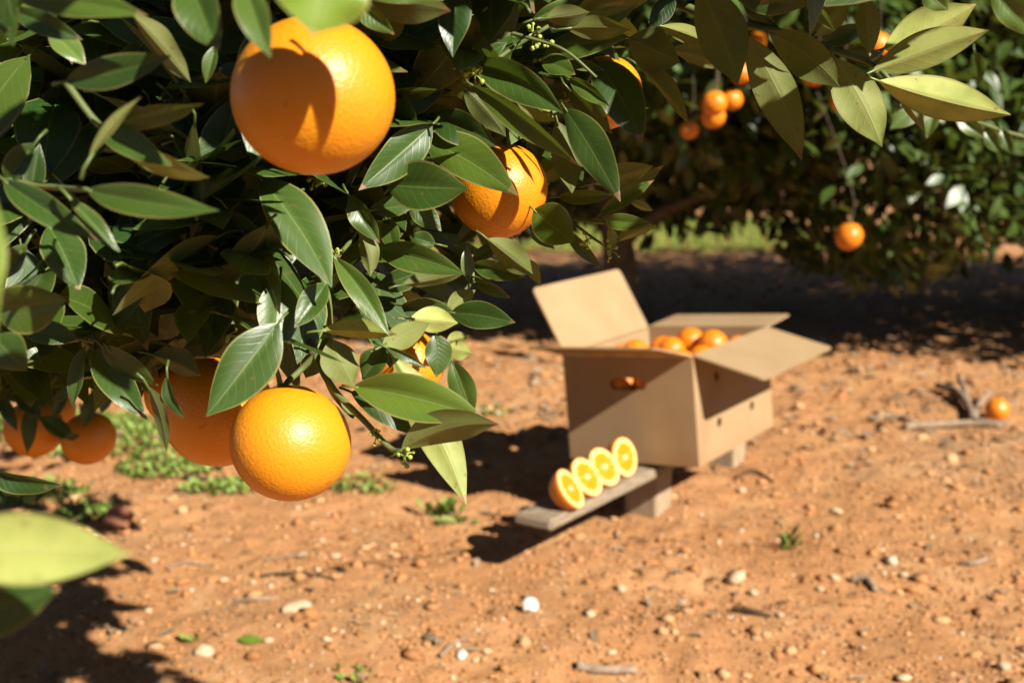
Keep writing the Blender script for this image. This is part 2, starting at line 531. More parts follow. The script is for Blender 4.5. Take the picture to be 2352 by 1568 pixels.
# rows: base x,y  tip x,y  depth  tip-depth change  width(px)  side  roll  curl  bow  yellow  bright  light
# side u: upper face seen, d: underside seen; light L lit, T tip lit, S shaded; bright mixes leaf tone with that light painted in
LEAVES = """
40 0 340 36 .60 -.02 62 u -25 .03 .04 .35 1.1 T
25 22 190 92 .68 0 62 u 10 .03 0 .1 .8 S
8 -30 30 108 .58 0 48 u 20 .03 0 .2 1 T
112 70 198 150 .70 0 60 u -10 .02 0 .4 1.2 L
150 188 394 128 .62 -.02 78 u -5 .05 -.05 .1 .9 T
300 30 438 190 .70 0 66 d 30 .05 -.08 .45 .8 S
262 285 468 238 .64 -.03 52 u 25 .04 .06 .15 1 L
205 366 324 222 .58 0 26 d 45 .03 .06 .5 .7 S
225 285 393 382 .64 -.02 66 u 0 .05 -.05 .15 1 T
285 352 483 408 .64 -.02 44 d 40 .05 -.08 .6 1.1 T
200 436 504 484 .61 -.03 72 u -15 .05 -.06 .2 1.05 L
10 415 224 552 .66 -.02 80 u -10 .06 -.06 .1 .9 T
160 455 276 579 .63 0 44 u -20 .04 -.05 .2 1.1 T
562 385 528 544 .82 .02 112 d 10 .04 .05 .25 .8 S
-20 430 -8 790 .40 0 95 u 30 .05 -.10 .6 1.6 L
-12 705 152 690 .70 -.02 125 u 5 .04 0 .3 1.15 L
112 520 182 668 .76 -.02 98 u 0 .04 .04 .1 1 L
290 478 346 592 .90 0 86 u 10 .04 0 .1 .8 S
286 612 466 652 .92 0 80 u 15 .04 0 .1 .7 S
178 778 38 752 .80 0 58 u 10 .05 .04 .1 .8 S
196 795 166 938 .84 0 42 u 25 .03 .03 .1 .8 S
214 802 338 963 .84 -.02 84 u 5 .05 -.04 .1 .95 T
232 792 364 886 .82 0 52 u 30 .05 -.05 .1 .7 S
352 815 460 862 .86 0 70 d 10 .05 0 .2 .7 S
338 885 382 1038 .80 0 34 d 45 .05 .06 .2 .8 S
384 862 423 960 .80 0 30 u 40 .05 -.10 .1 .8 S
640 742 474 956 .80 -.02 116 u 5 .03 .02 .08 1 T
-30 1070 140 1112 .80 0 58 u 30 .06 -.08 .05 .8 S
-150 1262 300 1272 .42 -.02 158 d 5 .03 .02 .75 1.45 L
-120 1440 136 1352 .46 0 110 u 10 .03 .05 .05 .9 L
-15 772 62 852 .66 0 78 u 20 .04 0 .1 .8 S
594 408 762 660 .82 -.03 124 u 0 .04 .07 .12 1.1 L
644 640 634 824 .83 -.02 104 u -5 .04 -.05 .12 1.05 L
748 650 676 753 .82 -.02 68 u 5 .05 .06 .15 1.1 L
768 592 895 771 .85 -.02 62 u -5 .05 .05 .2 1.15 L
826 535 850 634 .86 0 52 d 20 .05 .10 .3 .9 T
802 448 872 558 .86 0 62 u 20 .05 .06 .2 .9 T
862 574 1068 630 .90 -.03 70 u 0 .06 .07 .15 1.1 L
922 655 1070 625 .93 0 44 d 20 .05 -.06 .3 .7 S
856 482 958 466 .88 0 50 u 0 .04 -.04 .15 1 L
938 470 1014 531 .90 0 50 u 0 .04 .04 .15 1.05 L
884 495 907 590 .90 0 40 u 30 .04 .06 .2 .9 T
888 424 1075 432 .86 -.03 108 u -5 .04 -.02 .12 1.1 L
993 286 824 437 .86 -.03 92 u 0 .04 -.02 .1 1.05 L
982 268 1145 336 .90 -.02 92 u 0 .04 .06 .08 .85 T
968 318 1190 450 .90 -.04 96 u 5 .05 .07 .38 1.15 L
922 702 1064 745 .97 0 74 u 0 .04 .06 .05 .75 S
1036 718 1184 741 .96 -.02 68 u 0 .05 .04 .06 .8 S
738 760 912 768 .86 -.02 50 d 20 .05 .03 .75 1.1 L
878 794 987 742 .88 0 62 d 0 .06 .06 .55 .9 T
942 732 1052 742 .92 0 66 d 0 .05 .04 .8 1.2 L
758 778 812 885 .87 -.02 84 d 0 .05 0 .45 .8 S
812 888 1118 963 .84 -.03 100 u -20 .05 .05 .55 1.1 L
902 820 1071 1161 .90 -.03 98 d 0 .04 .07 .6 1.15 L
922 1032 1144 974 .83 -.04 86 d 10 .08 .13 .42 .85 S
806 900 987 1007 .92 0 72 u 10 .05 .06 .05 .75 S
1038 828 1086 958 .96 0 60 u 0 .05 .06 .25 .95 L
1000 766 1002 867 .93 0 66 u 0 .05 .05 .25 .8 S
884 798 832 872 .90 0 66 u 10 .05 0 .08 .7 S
884 796 981 846 .87 0 26 u 20 .05 .07 .2 1 T
726 808 702 868 .90 0 52 u 0 .03 0 .45 1.1 L
540 692 634 700 .92 0 58 u -5 .04 0 .05 .9 T
1094 150 1294 260 .88 -.04 96 u -5 .06 .13 .15 1.05 L
1084 196 1330 382 .84 -.04 58 u 30 .07 .10 .4 1 L
1064 200 1162 314 .90 0 66 d 10 .05 .06 .2 .7 S
1172 205 1282 279 .93 -.02 78 d 0 .04 .04 .75 1.2 L
1244 140 1322 172 .92 -.02 52 u 0 .04 .05 .3 1.1 T
1288 142 1388 162 .94 0 32 u 10 .04 .05 .15 1 T
1308 60 1466 10 .93 -.02 52 u 0 .05 -.04 .3 1.1 L
1302 66 1450 70 .89 -.02 52 d 10 .05 .05 .45 .8 S
1254 42 1354 28 .88 0 52 d 10 .06 -.08 .3 .7 S
1248 132 1444 86 .94 -.02 62 u -5 .05 .06 .2 1.1 L
1308 180 1402 247 .92 -.02 42 u 25 .06 .07 .35 1.05 T
1368 142 1476 327 .95 -.03 112 u 0 .05 .06 .05 .75 S
1304 202 1406 308 .93 0 52 u 25 .05 .06 .35 .7 S
1298 250 1425 464 .90 -.03 78 u 15 .05 .05 .05 .75 S
1278 278 1314 444 .91 -.02 68 d 10 .06 .08 .3 .7 S
1444 88 1562 142 .93 -.02 100 d 5 .04 -.03 .2 .75 S
1464 150 1582 286 .95 -.02 54 d 25 .05 .07 .4 .8 S
1548 -14 1490 70 .93 0 46 u 20 .04 0 .0 .75 S
1518 60 1634 104 .97 -.02 48 d 5 .05 .05 .6 1.1 L
1602 -40 1694 196 .88 -.03 118 d 5 .05 .05 .4 .8 S
1538 112 1692 164 .94 0 46 d 20 .05 .06 .5 .8 S
1712 82 1841 368 .90 -.03 88 d 5 .06 .08 .5 .78 S
1768 76 1930 202 .92 -.03 84 d 5 .05 .08 .42 .78 S
1918 134 2026 338 .93 -.03 102 d 0 .05 .08 .62 .9 S
2030 112 2242 10 .98 -.02 112 d 0 .04 -.06 .8 1.25 L
2004 164 2272 70 .93 -.03 104 d 5 .04 .05 .68 1.1 T
2018 186 2322 264 .92 -.03 112 d 0 .04 -.05 .8 1.25 L
2050 200 2125 304 .96 0 36 d 20 .04 .05 .6 .8 S
1868 82 1952 -24 .94 0 80 d 0 .04 0 .65 .9 S
1984 -18 1998 130 .90 0 62 d 10 .05 .03 .4 .8 S
1880 102 1992 58 .99 0 46 u 10 .04 0 .0 .8 S
1708 8 1790 64 .94 0 32 u 20 .04 0 .0 .9 S
1690 -8 1862 12 .90 0 60 u 20 .04 0 .1 .7 S
1852 -14 1917 72 .86 0 36 u 20 .04 .05 .4 1.2 L
2276 -26 2378 88 .70 0 70 u 0 .04 .04 .4 1.25 L
2120 -26 2178 24 .84 0 58 u 0 .04 0 .3 1.1 L
1938 118 2046 150 .98 0 42 u 10 .04 .05 .1 .85 S
2116 226 2044 296 1.55 0 50 u 0 .04 .05 .35 1.1 L
2150 232 2128 318 1.6 0 42 u 0 .04 .05 .35 1.0 L
2190 260 2262 318 1.6 0 44 u 0 .05 .05 .2 1.0 L
2238 118 2250 196 1.5 0 36 u 20 .04 .05 .35 1.0 L
2262 300 2296 352 1.65 0 34 u 0 .05 .05 .2 .95 L
2300 296 2322 356 1.65 0 30 u 0 .05 .05 .2 1.0 L
1358 422 1500 381 1.02 -.02 58 d 5 .05 -.06 .4 .95 T
1418 438 1524 380 1.04 -.02 32 u 15 .04 -.05 .35 1.1 L
1378 492 1502 414 1.03 -.02 44 u 10 .04 .05 .25 1.1 L
1282 452 1410 446 1.02 -.02 42 u 5 .05 -.06 .4 1.1 L
1378 504 1498 513 1.02 -.02 42 u 0 .05 -.05 .35 1.15 L
1414 556 1510 518 1.03 -.02 34 d 10 .05 .05 .4 1 T
1448 464 1500 484 1.05 0 26 d 10 .05 -.05 .5 1.1 L
1398 522 1406 574 1.0 0 26 d 25 .05 .05 .6 1 T
1298 522 1384 614 1.02 0 32 u 25 .05 -.05 .25 .95 T
1236 408 1302 366 1.05 0 66 d 0 .04 .03 .4 1 L
1226 482 1320 556 .97 -.02 86 u 0 .04 -.04 .42 1.25 L
1118 548 1224 630 .94 -.02 70 d 5 .05 -.04 .4 .85 T
1212 526 1274 572 1.0 0 30 u 10 .04 .04 .25 1 L
1076 644 1074 562 1.0 0 30 u 20 .04 .04 .4 1.1 L
1084 606 1206 636 1.02 -.02 50 u 0 .05 .04 .15 1.1 L
1086 646 1172 684 1.03 0 34 u 0 .05 .04 .15 1.05 L
1084 600 1164 556 1.03 0 36 u 0 .05 .04 .2 1 L
1202 592 1242 657 .98 0 30 d 20 .05 .05 .6 .9 T
1028 712 1092 666 .98 0 52 d 5 .05 .05 .5 .9 T
1028 800 1086 812 1.0 0 42 d 0 .05 .05 .7 1.15 L
1026 786 1076 772 1.02 0 34 d 0 .05 .05 .6 1.1 L
1020 122 902 276 .92 0 104 u 0 .04 .03 .0 .7 S
1056 -30 1040 132 .80 -.02 82 u 15 .04 -.05 .0 .85 T
1000 64 1004 212 .90 0 42 d 30 .04 .04 .5 .9 S
828 6 1035 26 .72 -.02 88 d 5 .05 .06 .3 .75 S
812 2 906 80 .70 0 52 u 15 .05 .05 .25 1.05 L
820 -16 1020 0 .66 0 50 u 0 .05 .05 .35 1.1 L
562 -36 622 133 .54 -.02 88 u 0 .05 -.03 .2 1.05 T
438 -40 504 118 .58 -.02 112 u 5 .05 -.03 .15 .9 T
496 104 472 192 .72 0 38 u 15 .05 .03 .2 .95 T
752 -90 716 82 .42 0 200 u 0 .04 .02 .75 1.7 L
1184 -16 1084 116 .86 -.02 74 d 20 .05 .04 .2 .75 S
1222 46 1348 -8 .95 0 52 u 0 .05 -.04 .25 1.15 L
1092 138 1164 98 .95 0 38 u 0 .05 -.04 .15 1 T
1160 70 1120 20 .98 0 44 u 0 .05 .04 .15 1 T
1100 40 1050 -10 .98 0 40 u 0 .05 .04 .25 1.1 L
872 366 790 428 .92 0 56 u 10 .05 .04 .05 .8 S
660 300 560 372 .88 0 70 d 10 .05 .04 .2 .7 S
420 330 532 352 .82 0 60 u 20 .05 .04 .05 .7 S
330 96 262 208 .80 0 70 u 10 .05 .04 .05 .7 S
80 330 12 426 .68 0 66 u 10 .05 .04 .1 .85 S
70 470 92 330 .74 0 56 u 10 .05 .04 .1 .8 S
380 430 340 540 .88 0 60 u 10 .05 .04 .05 .75 S
630 560 552 648 .90 0 60 u 10 .05 .04 .05 .75 S
468 700 552 742 .92 0 60 u 10 .05 .04 .05 .7 S
520 770 420 800 .92 0 60 d 10 .05 .04 .15 .7 S
60 560 14 640 .74 0 54 u 10 .05 .04 .2 .9 T
250 660 330 742 .90 0 62 u 10 .05 .04 .05 .7 S
300 760 226 700 .90 0 56 u 10 .05 .04 .05 .7 S
1180 380 1110 340 1.04 0 60 u 10 .05 .04 .1 .85 S
1240 300 1230 372 1.02 0 54 u 10 .05 .04 .1 .85 S
1000 560 940 540 1.0 0 44 u 0 .05 .04 .15 .95 T
970 620 860 660 .98 0 50 u 0 .05 .04 .1 .85 S
1110 500 1050 560 1.0 0 44 u 0 .05 .04 .15 .95 T
70 925 62 1042 1.62 0 34 u 20 .05 .04 .05 .8 S
92 958 172 1012 1.6 0 40 u 10 .05 .04 .05 .8 S
150 1005 186 1000 1.58 0 16 u 10 .05 .04 .05 .8 S
30 890 96 968 1.62 0 44 u 10 .05 .04 .05 .8 S
120 880 58 950 1.64 0 44 u 10 .05 .04 .05 .8 S
150 890 120 960 1.66 0 40 u 10 .05 .04 .05 .8 S
-10 900 40 990 1.6 0 40 u 10 .05 .04 .05 .8 S
210 900 190 985 1.62 0 34 u 10 .05 .04 .05 .8 S
250 880 232 950 1.62 0 34 u 10 .05 .04 .05 .8 S
"""
leaf_rows = []
for ln in LEAVES.strip().splitlines():
    p = ln.split()
    leaf_rows.append([float(q) for q in p[:7]] + [p[7]] + [float(q) for q in p[8:13]] + [p[13]])

# outline of the near tree's foliage in the picture grid
OUT = [(-400, -700), (2600, -700), (2600, -15), (2330, -15), (1900, 40), (1700, 90), (1560, 130), (1470, 250), (1400, 330), (1330, 420), (1290, 470),
       (1200, 520), (1130, 640), (1040, 760), (960, 800), (860, 830), (700, 840), (640, 830), (560, 850), (430, 900), (330, 950), (250, 940),
       (150, 950), (60, 970), (-400, 1040)]


def inside(x, y, poly=OUT):
    c = False
    j = len(poly) - 1
    for i in range(len(poly)):
        xi, yi = poly[i]
        xj, yj = poly[j]
        if (yi > y) != (yj > y) and x < (xj - xi) * (y - yi) / (yj - yi) + xi:
            c = not c
        j = i
    return c


tree = empty('orange_tree', (-1.35, 1.75, 0))
tag(tree, 'leafy orange tree in the foreground whose fruited branches fill the upper left', 'tree')
TREE_O = Vector((-1.35, 1.75, 0))
lit_pts, shade_pts = [], []
n_leaf = 0


def face_normal(b, t_, side, roll):
    mid = (b + t_) / 2
    v = (CAM - mid).normalized()
    a = (t_ - b).normalized()
    n = (v - a * v.dot(a)).normalized()
    n = Matrix.Rotation(R(roll), 3, a) @ n
    # light comes from the right and above: lean every leaf a little that way
    return n if side == 'u' else -n


def add_leaf_obj(name, V, F, U, tint, parent, origin):
    me = mesh(name, [v - origin for v in V], F)
    set_attr(me, 'luv', U)
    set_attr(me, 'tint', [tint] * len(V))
    o = link(name, me, M_LEAF, parent, True)
    return o


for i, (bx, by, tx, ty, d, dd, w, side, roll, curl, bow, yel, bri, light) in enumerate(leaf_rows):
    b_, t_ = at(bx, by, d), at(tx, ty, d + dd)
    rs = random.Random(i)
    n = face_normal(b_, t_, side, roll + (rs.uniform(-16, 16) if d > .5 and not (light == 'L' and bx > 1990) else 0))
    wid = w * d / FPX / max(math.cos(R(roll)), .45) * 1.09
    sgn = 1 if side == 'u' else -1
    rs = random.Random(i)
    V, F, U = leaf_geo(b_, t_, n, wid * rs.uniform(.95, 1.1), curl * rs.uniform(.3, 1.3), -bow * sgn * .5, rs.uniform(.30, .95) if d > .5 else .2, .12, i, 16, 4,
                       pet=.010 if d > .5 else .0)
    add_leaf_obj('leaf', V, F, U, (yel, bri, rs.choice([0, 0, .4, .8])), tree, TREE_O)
    n_leaf += 1
    if light in 'LT':
        for q in ((.25, .5, .75) if light == 'L' else (.85,)):
            lit_pts.append(b_.lerp(t_, q))
            if d < .5:
                sd = (t_ - b_).cross(n).normalized() * wid * .35
                lit_pts.append(b_.lerp(t_, q) + sd)
                lit_pts.append(b_.lerp(t_, q) - sd)
        if light == 'T':
            shade_pts.append(b_.lerp(t_, .3))
    else:
        shade_pts += [b_.lerp(t_, .5), b_.lerp(t_, .22), b_.lerp(t_, .8)]

# fruit that the sun reaches
n_leafpts = len(lit_pts)
for (x, y, d) in ((850, 230, .64), (830, 140, .64), (640, 130, .64), (600, 200, .65), (700, 100, .64), (770, 120, .63), (580, 280, .66), (790, 330, .64), (690, 350, .64), (620, 340, .65), (880, 270, .66), (720, 370, .65), (1200, 470, .97), (1150, 510, .97), (1225, 420, .98), (1210, 370, .99), (1180, 420, .97), (1100, 500, .98),
                  (640, 1000, .83), (720, 960, .83), (740, 1060, .84), (640, 1090, .84), (560, 1040, .85)):
    lit_pts.append(at(x, y, d))
n_near = len(lit_pts)
for gx in range(80, 2352, 150):
    for gy in (1000, 1090, 1180, 1270, 1360, 1450, 1540):
        if not (gx < 150 and gy > 1470) and not (gx < 900 and gy < 1050):
            lit_pts.append(onz(gx, gy, 0))
for (x, y, z) in ((1300, 700, .6), (1420, 650, .6), (1600, 900, .4), (1450, 900, .3), (1750, 800, .45), (1560, 780, .45), (1390, 1070, .2), (1310, 1110, .2),
                  (1220, 1190, .16), (1660, 940, .3), (1540, 1120, .1)):
    lit_pts.append(onz(x, y, z))
LP = np.array([tuple(p) for p in lit_pts])
SUNN = np.array(SUN)
LPR = np.array([tuple(p) for p in lit_pts[:n_near] if proj(p)[0] > 1500])
LPF = np.array([tuple(p) for p in lit_pts[n_leafpts:n_near]])


def shades_lit(p, r=.055, near=False):
    q = np.array(tuple(p)) - (LPR if near else LP)
    k = q @ SUNN
    dist = np.linalg.norm(q - np.outer(k, SUNN), axis=1)
    return bool(((k > .05) & (dist < r)).any())


LPG = np.array([tuple(onz(gx_, gy_, 0)) for gx_ in range(120, 760, 60) for gy_ in range(1240, 1500, 40)])


def shades_ground(p, r=.05):
    q = np.array(tuple(p)) - LPG
    k = q @ SUNN
    return bool((np.linalg.norm(q - np.outer(k, SUNN), axis=1) < r).any())


def shades_fruit(p, r=.045):
    q = np.array(tuple(p)) - LPF
    k = q @ SUNN
    return bool(((k > .05) & (np.linalg.norm(q - np.outer(k, SUNN), axis=1) < r)).any())


def in_frame(p, m=30):
    q = proj(p)
    return q is not None and -m < q[0] < 2352 + m and -m < q[1] < 1568 + m


def rand_leaf(p, rs, Ln=None, out=None):
    """random hanging citrus leaf at p: base, tip, normal, width"""
    Ln = Ln or rs.uniform(.065, .105)
    az = rs.uniform(0, 2 * PI)
    el = rs.gauss(-.45, .45)
    a = Vector((math.cos(az) * math.cos(el), math.sin(az) * math.cos(el), math.sin(el)))
    if out is not None:
        a = (a + out * .7).normalized()
    n = Vector((rs.gauss(0, .45), rs.gauss(0, .45), 1)) + SUN * .4
    if abs(n.normalized().dot(a)) > .95:
        n += Vector((.5, .3, 0))
    return p - a * Ln / 2, p + a * Ln / 2, n, Ln * rs.uniform(.40, .52)


# two leaves just above the picture whose shadows fall on the largest orange
for (x0, y0, x1, y1, k_, w_) in ((600, 80, 724, 292, .125, .025), (700, 110, 815, 256, .15, .013)):
    b_, t_ = at(x0, y0, .625) + SUN * k_, at(x1, y1, .615) + SUN * k_
    V, F, U = leaf_geo(b_, t_, SUN + Vector((0, 0, .3)), w_, .02, 0, .2, .05, int(x0), 12, 3, .01)
    add_leaf_obj('leaf', V, F, U, (.15, 1, 0), tree, TREE_O)
    n_leaf += 1

# leaves of the crown's interior and of the part above and beside the picture
cand = []
rs = random.Random(3)
# interior behind the front leaves
while len(cand) < 2900:
    x, y = rs.uniform(-350, 1640), rs.uniform(-500, 1000)
    if not inside(x, y): continue
    d = rs.uniform(.98, 1.9) if x < 1150 else rs.uniform(1.06, 1.35)
    if x > 1400 and y > -60: continue
    p = at(x, y, d)
    m = at(x + 40, y + 45, d)
    if not inside(x + 30, y + 60): continue
    if y < 0 and shades_lit(p): continue
    if x < 1300 and rs.random() < .85 and shades_ground(p, .045): continue
    cand.append(p)
interior = len(cand)
# wide crown up and to the left of the camera's view
while len(cand) < interior + 2600:
    v = Vector((rs.gauss(0, 1), rs.gauss(0, 1), rs.gauss(0, 1))).normalized() * (rs.random() ** .33)
    p = Vector((-1.35 + v.x * 1.45, 1.75 + v.y * 1.45, 1.55 + v.z * 1.25))
    if p.z < .45: continue
    if in_frame(p, 110): continue
    if (p - CAM).length < .55: continue
    if p.x > -.05 and p.z > 1.25: continue
    if shades_lit(p, .06): continue
    cand.append(p)
# a few leaves along the sun's path that shade the dark leaves
n_sh = 0
sh_ids = set()
for sp in shade_pts:
    sq = proj(sp)
    for _ in range(3 if sq[0] > 1400 else 2):
        for tr in range(30):
            k = rs.uniform(.10, .55)
            p = sp + SUN * k + Vector((rs.gauss(0, .02), rs.gauss(0, .02), rs.gauss(0, .02)))
            if in_frame(p, 70) or (p - CAM).length < .22 or shades_lit(p, .046, sq[0] > 1440) or shades_fruit(p): continue
            sh_ids.add(len(cand))
            cand.append(p)
            n_sh += 1
            break

for _ in range(900):  # unseen leaves added towards the sun to darken the crown's interior
    x, y = rs.uniform(60, 1300), rs.uniform(150, 900)
    if not inside(x, y): continue
    sp = at(x, y, rs.uniform(.9, 1.35))
    for tr in range(10):
        k = rs.uniform(.2, 1.1)
        p = sp + SUN * k + Vector((rs.gauss(0, .02), rs.gauss(0, .02), rs.gauss(0, .02)))
        if in_frame(p, 80) or (p - CAM).length < .25 or shades_lit(p, .052) or shades_ground(p): continue
        cand.append(p)
        break

# smaller leaves between the large ones, at the front of the crown
DISCS = [(720, 221, 200, .62), (1146, 438, 122, .95), (667, 1016, 150, .81), (502, 946, 138, .91), (203, 1006, 75, 1.7), (78, 985, 75, 1.7), (930, 838, 80, 1.03), (1388, 214, 60, 1.06)]
HL_ = [(r_[0] + (r_[2] - r_[0]) * q, r_[1] + (r_[3] - r_[1]) * q, r_[4], r_[6]) for r_ in leaf_rows if r_[13] in 'LT' for q in (.3, .55, .8)]


def covers(p):
    q = proj(p)
    if q is None: return True
    x, y, d = q
    if any((x - a) ** 2 + (y - b) ** 2 < (r_ + 70) ** 2 and d < dd_ + .1 for a, b, r_, dd_ in DISCS): return True
    return any((x - a) ** 2 + (y - b) ** 2 < (.35 * w_ + 48) ** 2 and d < dd_ for a, b, dd_, w_ in HL_)


fill0 = len(cand)
tries = 0
while len(cand) < fill0 + 190 and tries < 20000:
    tries += 1
    x, y = rs.uniform(-60, 1480), rs.uniform(-60, 880)
    if not (inside(x, y) and inside(x + 35, y + 55) and inside(x - 20, y + 60)): continue
    p = at(x, y, rs.uniform(.84, 1.0))
    if covers(p) or shades_lit(p, .044) or (rs.random() < .7 and shades_ground(p)): continue
    cand.append(p)
# leaves inside the picture that keep the sun off the shaded leaves and the shaded orange
targets = shade_pts + [at(x, y, .92) for x, y in ((430, 900), (480, 900), (440, 960), (480, 1000), (520, 880), (460, 930), (500, 960))] * 3
for sp in targets:
    got = 0
    for tr in range(30):
        k = rs.uniform(.06, .45)
        p = sp + SUN * k + Vector((rs.gauss(0, .015), rs.gauss(0, .015), rs.gauss(0, .015)))
        q = proj(p)
        if q is None or not (inside(q[0], q[1]) and inside(q[0] + 30, q[1] + 60)) or q[2] < .78: continue
        if covers(p) or shades_lit(p, .046): continue
        cand.append(p)
        got += 1
        if got == 2: break
print('front fill', len(cand) - fill0)

scored = []
for i, p in enumerate(cand):
    q = proj(p)
    vis = q is not None and -40 < q[0] < 2392 and -40 < q[1] < 1600
    scored.append(((q[2] if vis else 99), i))
scored.sort()
part_ids = set(i for s, i in scored[:max(0, 300 - n_leaf)] if s < 90)
bv, bf, bu, bt = [], [], [], []
for i, p in enumerate(cand):
    lf = rand_leaf(p, rs)
    if i in sh_ids:
        lf = (lf[0], lf[1], SUN + Vector((rs.gauss(0, .2), rs.gauss(0, .2), rs.gauss(0, .2))), lf[3] * 1.05)
    tint = (max(0, rs.gauss(.12, .12)), rs.uniform(.75, 1.1), rs.choice([0, 0, .5]))
    if i in part_ids:
        V, F, U = leaf_geo(lf[0], lf[1], lf[2], lf[3], rs.uniform(-.02, .07), rs.uniform(-.05, .05), .35, .08, i, 8, 2, .012)
        add_leaf_obj('leaf', V, F, U, tint, tree, TREE_O)
    else:
        V, F, U = leaf_geo(lf[0], lf[1], lf[2], lf[3], rs.uniform(-.02, .07), rs.uniform(-.05, .05), .35, .08, i, 6, 1, .0)
        o = len(bv)
        bv += [v - TREE_O for v in V]
        bf += [tuple(k + o for k in f) for f in F]
        bu += U
        bt += [tint] * len(V)
me = mesh('crown', bv, bf)
set_attr(me, 'luv', bu)
set_attr(me, 'tint', bt)
crown = link('crown', me, M_LEAF, tree, True)
tag(crown, kind='stuff')


def tube_part(name, pts, rad, mat, parent, origin=Vector((0, 0, 0)), n=8, k=5):
    sp = spline(pts, k)
    rr = [rad[0] + (rad[1] - rad[0]) * i / (len(sp) - 1) for i in range(len(sp))]
    V, F = tube_geo([p - origin for p in sp], rr, n)
    return link(name, mesh(name, V, F), mat, parent, True)


# trunk, limbs and twigs
tube_part('trunk', [(-1.35, 1.75, -.05), (-1.33, 1.73, .3), (-1.38, 1.78, .75), (-1.34, 1.75, 1.3), (-1.3, 1.8, 2.1)], (.085, .03), M_BARK, tree, TREE_O, 12)
tube_part('branch', [(-1.36, 1.76, .7), (-.95, 1.55, 1.0), (-.55, 1.35, 1.12), at(500, 300, 1.15), at(900, 250, 1.05), at(1060, 150, .97)], (.035, .005), M_BARK, tree, TREE_O)
tube_part('branch', [(-.95, 1.55, 1.0), at(200, 560, 1.3), at(420, 640, 1.1), at(640, 720, .93), at(725, 815, .88)], (.02, .0035), M_BARK, tree, TREE_O)
tube_part('branch', [(-1.35, 1.76, .9), (-.7, 1.2, 1.25), at(1100, -260, 1.1)], (.03, .008), M_BARK, tree, TREE_O)
tube_part('branch', [at(1100, -260, 1.1), at(1400, -90, 1.03), at(1560, 10, .99), at(1700, 60, .95)], (.0062, .0030), M_TWIG, tree, TREE_O)
tube_part('branch', [(-.95, 1.55, 1.0), at(-500, 330, .95), at(-120, 240, .85)], (.018, .005), M_BARK, tree, TREE_O)
TW = [
    ([(725, 815, .88), (745, 860, .87), (775, 905, .865), (835, 965, .85), (895, 1028, .84), (926, 1034, .83)], .0030, .0018),
    ([(745, 860, .87), (765, 905, .87), (798, 945, .87), (812, 958, .868)], .0020, .0014),
    ([(1700, 60, .95), (1780, 70, .94), (1900, 112, .94), (1990, 142, .94), (2030, 170, .93), (2050, 196, .93)], .0030, .0018),
    ([(1990, 142, .94), (2015, 130, .96), (2030, 112, .98)], .0018, .0014),
    ([(1060, 150, .97), (1090, 190, .90), (1150, 130, .92), (1260, 60, .92)], .0026, .0016),
    ([(1150, 70, .9), (1230, 92, .89), (1300, 118, .88), (1370, 178, .88)], .0016, .0010),
    ([(1060, 150, .97), (1180, 190, 1.0), (1300, 230, .97), (1370, 150, .97)], .0030, .0018),
    ([(1120, 440, 1.1), (1220, 480, 1.05), (1300, 500, 1.03), (1400, 512, 1.03), (1432, 500, 1.03)], .0024, .0012),
    ([(1300, 500, 1.03), (1360, 545, 1.02), (1404, 574, 1.01)], .0014, .0010),
    ([(560, 385, .9), (594, 408, .84), (640, 520, .88), (745, 650, .87), (760, 780, .88)], .0026, .0018),
    ([(900, 420, .95), (850, 480, .92), (800, 560, .9), (768, 592, .87)], .0024, .0014),
    ([(900, 250, 1.05), (990, 285, .92), (980, 400, .95), (900, 425, .9)], .0028, .0018),
    ([(1000, 560, 1.05), (1060, 600, 1.03), (1086, 640, 1.03), (1030, 712, 1.0), (1000, 766, .96)], .0022, .0014),
    ([(725, 815, .88), (690, 850, .88), (660, 878, .87), (655, 893, .865)], .0026, .0022),
    ([(195, 795, .86), (178, 778, .84), (120, 800, 1.2), (40, 860, 1.5)], .0020, .0022),
    ([(2050, 196, 1.4), (2120, 226, 1.56), (2190, 258, 1.6), (2300, 300, 1.66), (2420, 330, 1.75)], .0020, .0030),
    ([(150, 188, .66), (225, 285, .66), (262, 285, .66), (285, 352, .66)], .0022, .0014),
    ([(10, 415, .68), (120, 430, .67), (200, 436, .63)], .0022, .0014),
]
for pts, r0, r1 in TW:
    tube_part('twig', [at(*p) for p in pts], (r0, r1), M_TWIG, tree, TREE_O, 7)

# clusters of green flower buds
for (x, y, d, s) in ((725, 412, .87, 1), (768, 582, .87, .8), (1090, 172, .87, 1.3), (1224, 78, .9, 1.1), (1250, 92, .9, 1), (928, 1048, .83, 1), (866, 1000, .845, .7),
                     (1404, 576, 1.0, .9), (1350, 552, 1.0, .7), (560, 380, .88, .8), (1075, 150, .87, 1)):
    o = at(x, y, d)
    V, F = [], []
    for k in range(9):
        dr = Vector((rs.gauss(0, 1), rs.gauss(0, 1), rs.gauss(0, 1) - .3)).normalized()
        e = o + dr * rs.uniform(.004, .011) * s
        TV, TF = tube_geo([o, (o + e) / 2 + Vector((0, 0, .001)), e], [.0006, .0005, .0005], 5)
        q = len(V); V += TV; F += [tuple(i + q for i in f) for f in TF]
        bm = bmesh.new()
        bmesh.ops.create_icosphere(bm, subdivisions=1, radius=rs.uniform(.0012, .0024) * s)
        q = len(V); V += [v.co.copy() + e for v in bm.verts]; F += [tuple(v.index + q for v in f.verts) for f in bm.faces]
        bm.free()
    b = link('flower_buds', mesh('flower_buds', [v - TREE_O for v in V], F), M_BUD, tree, True)
    tag(b, kind='stuff')


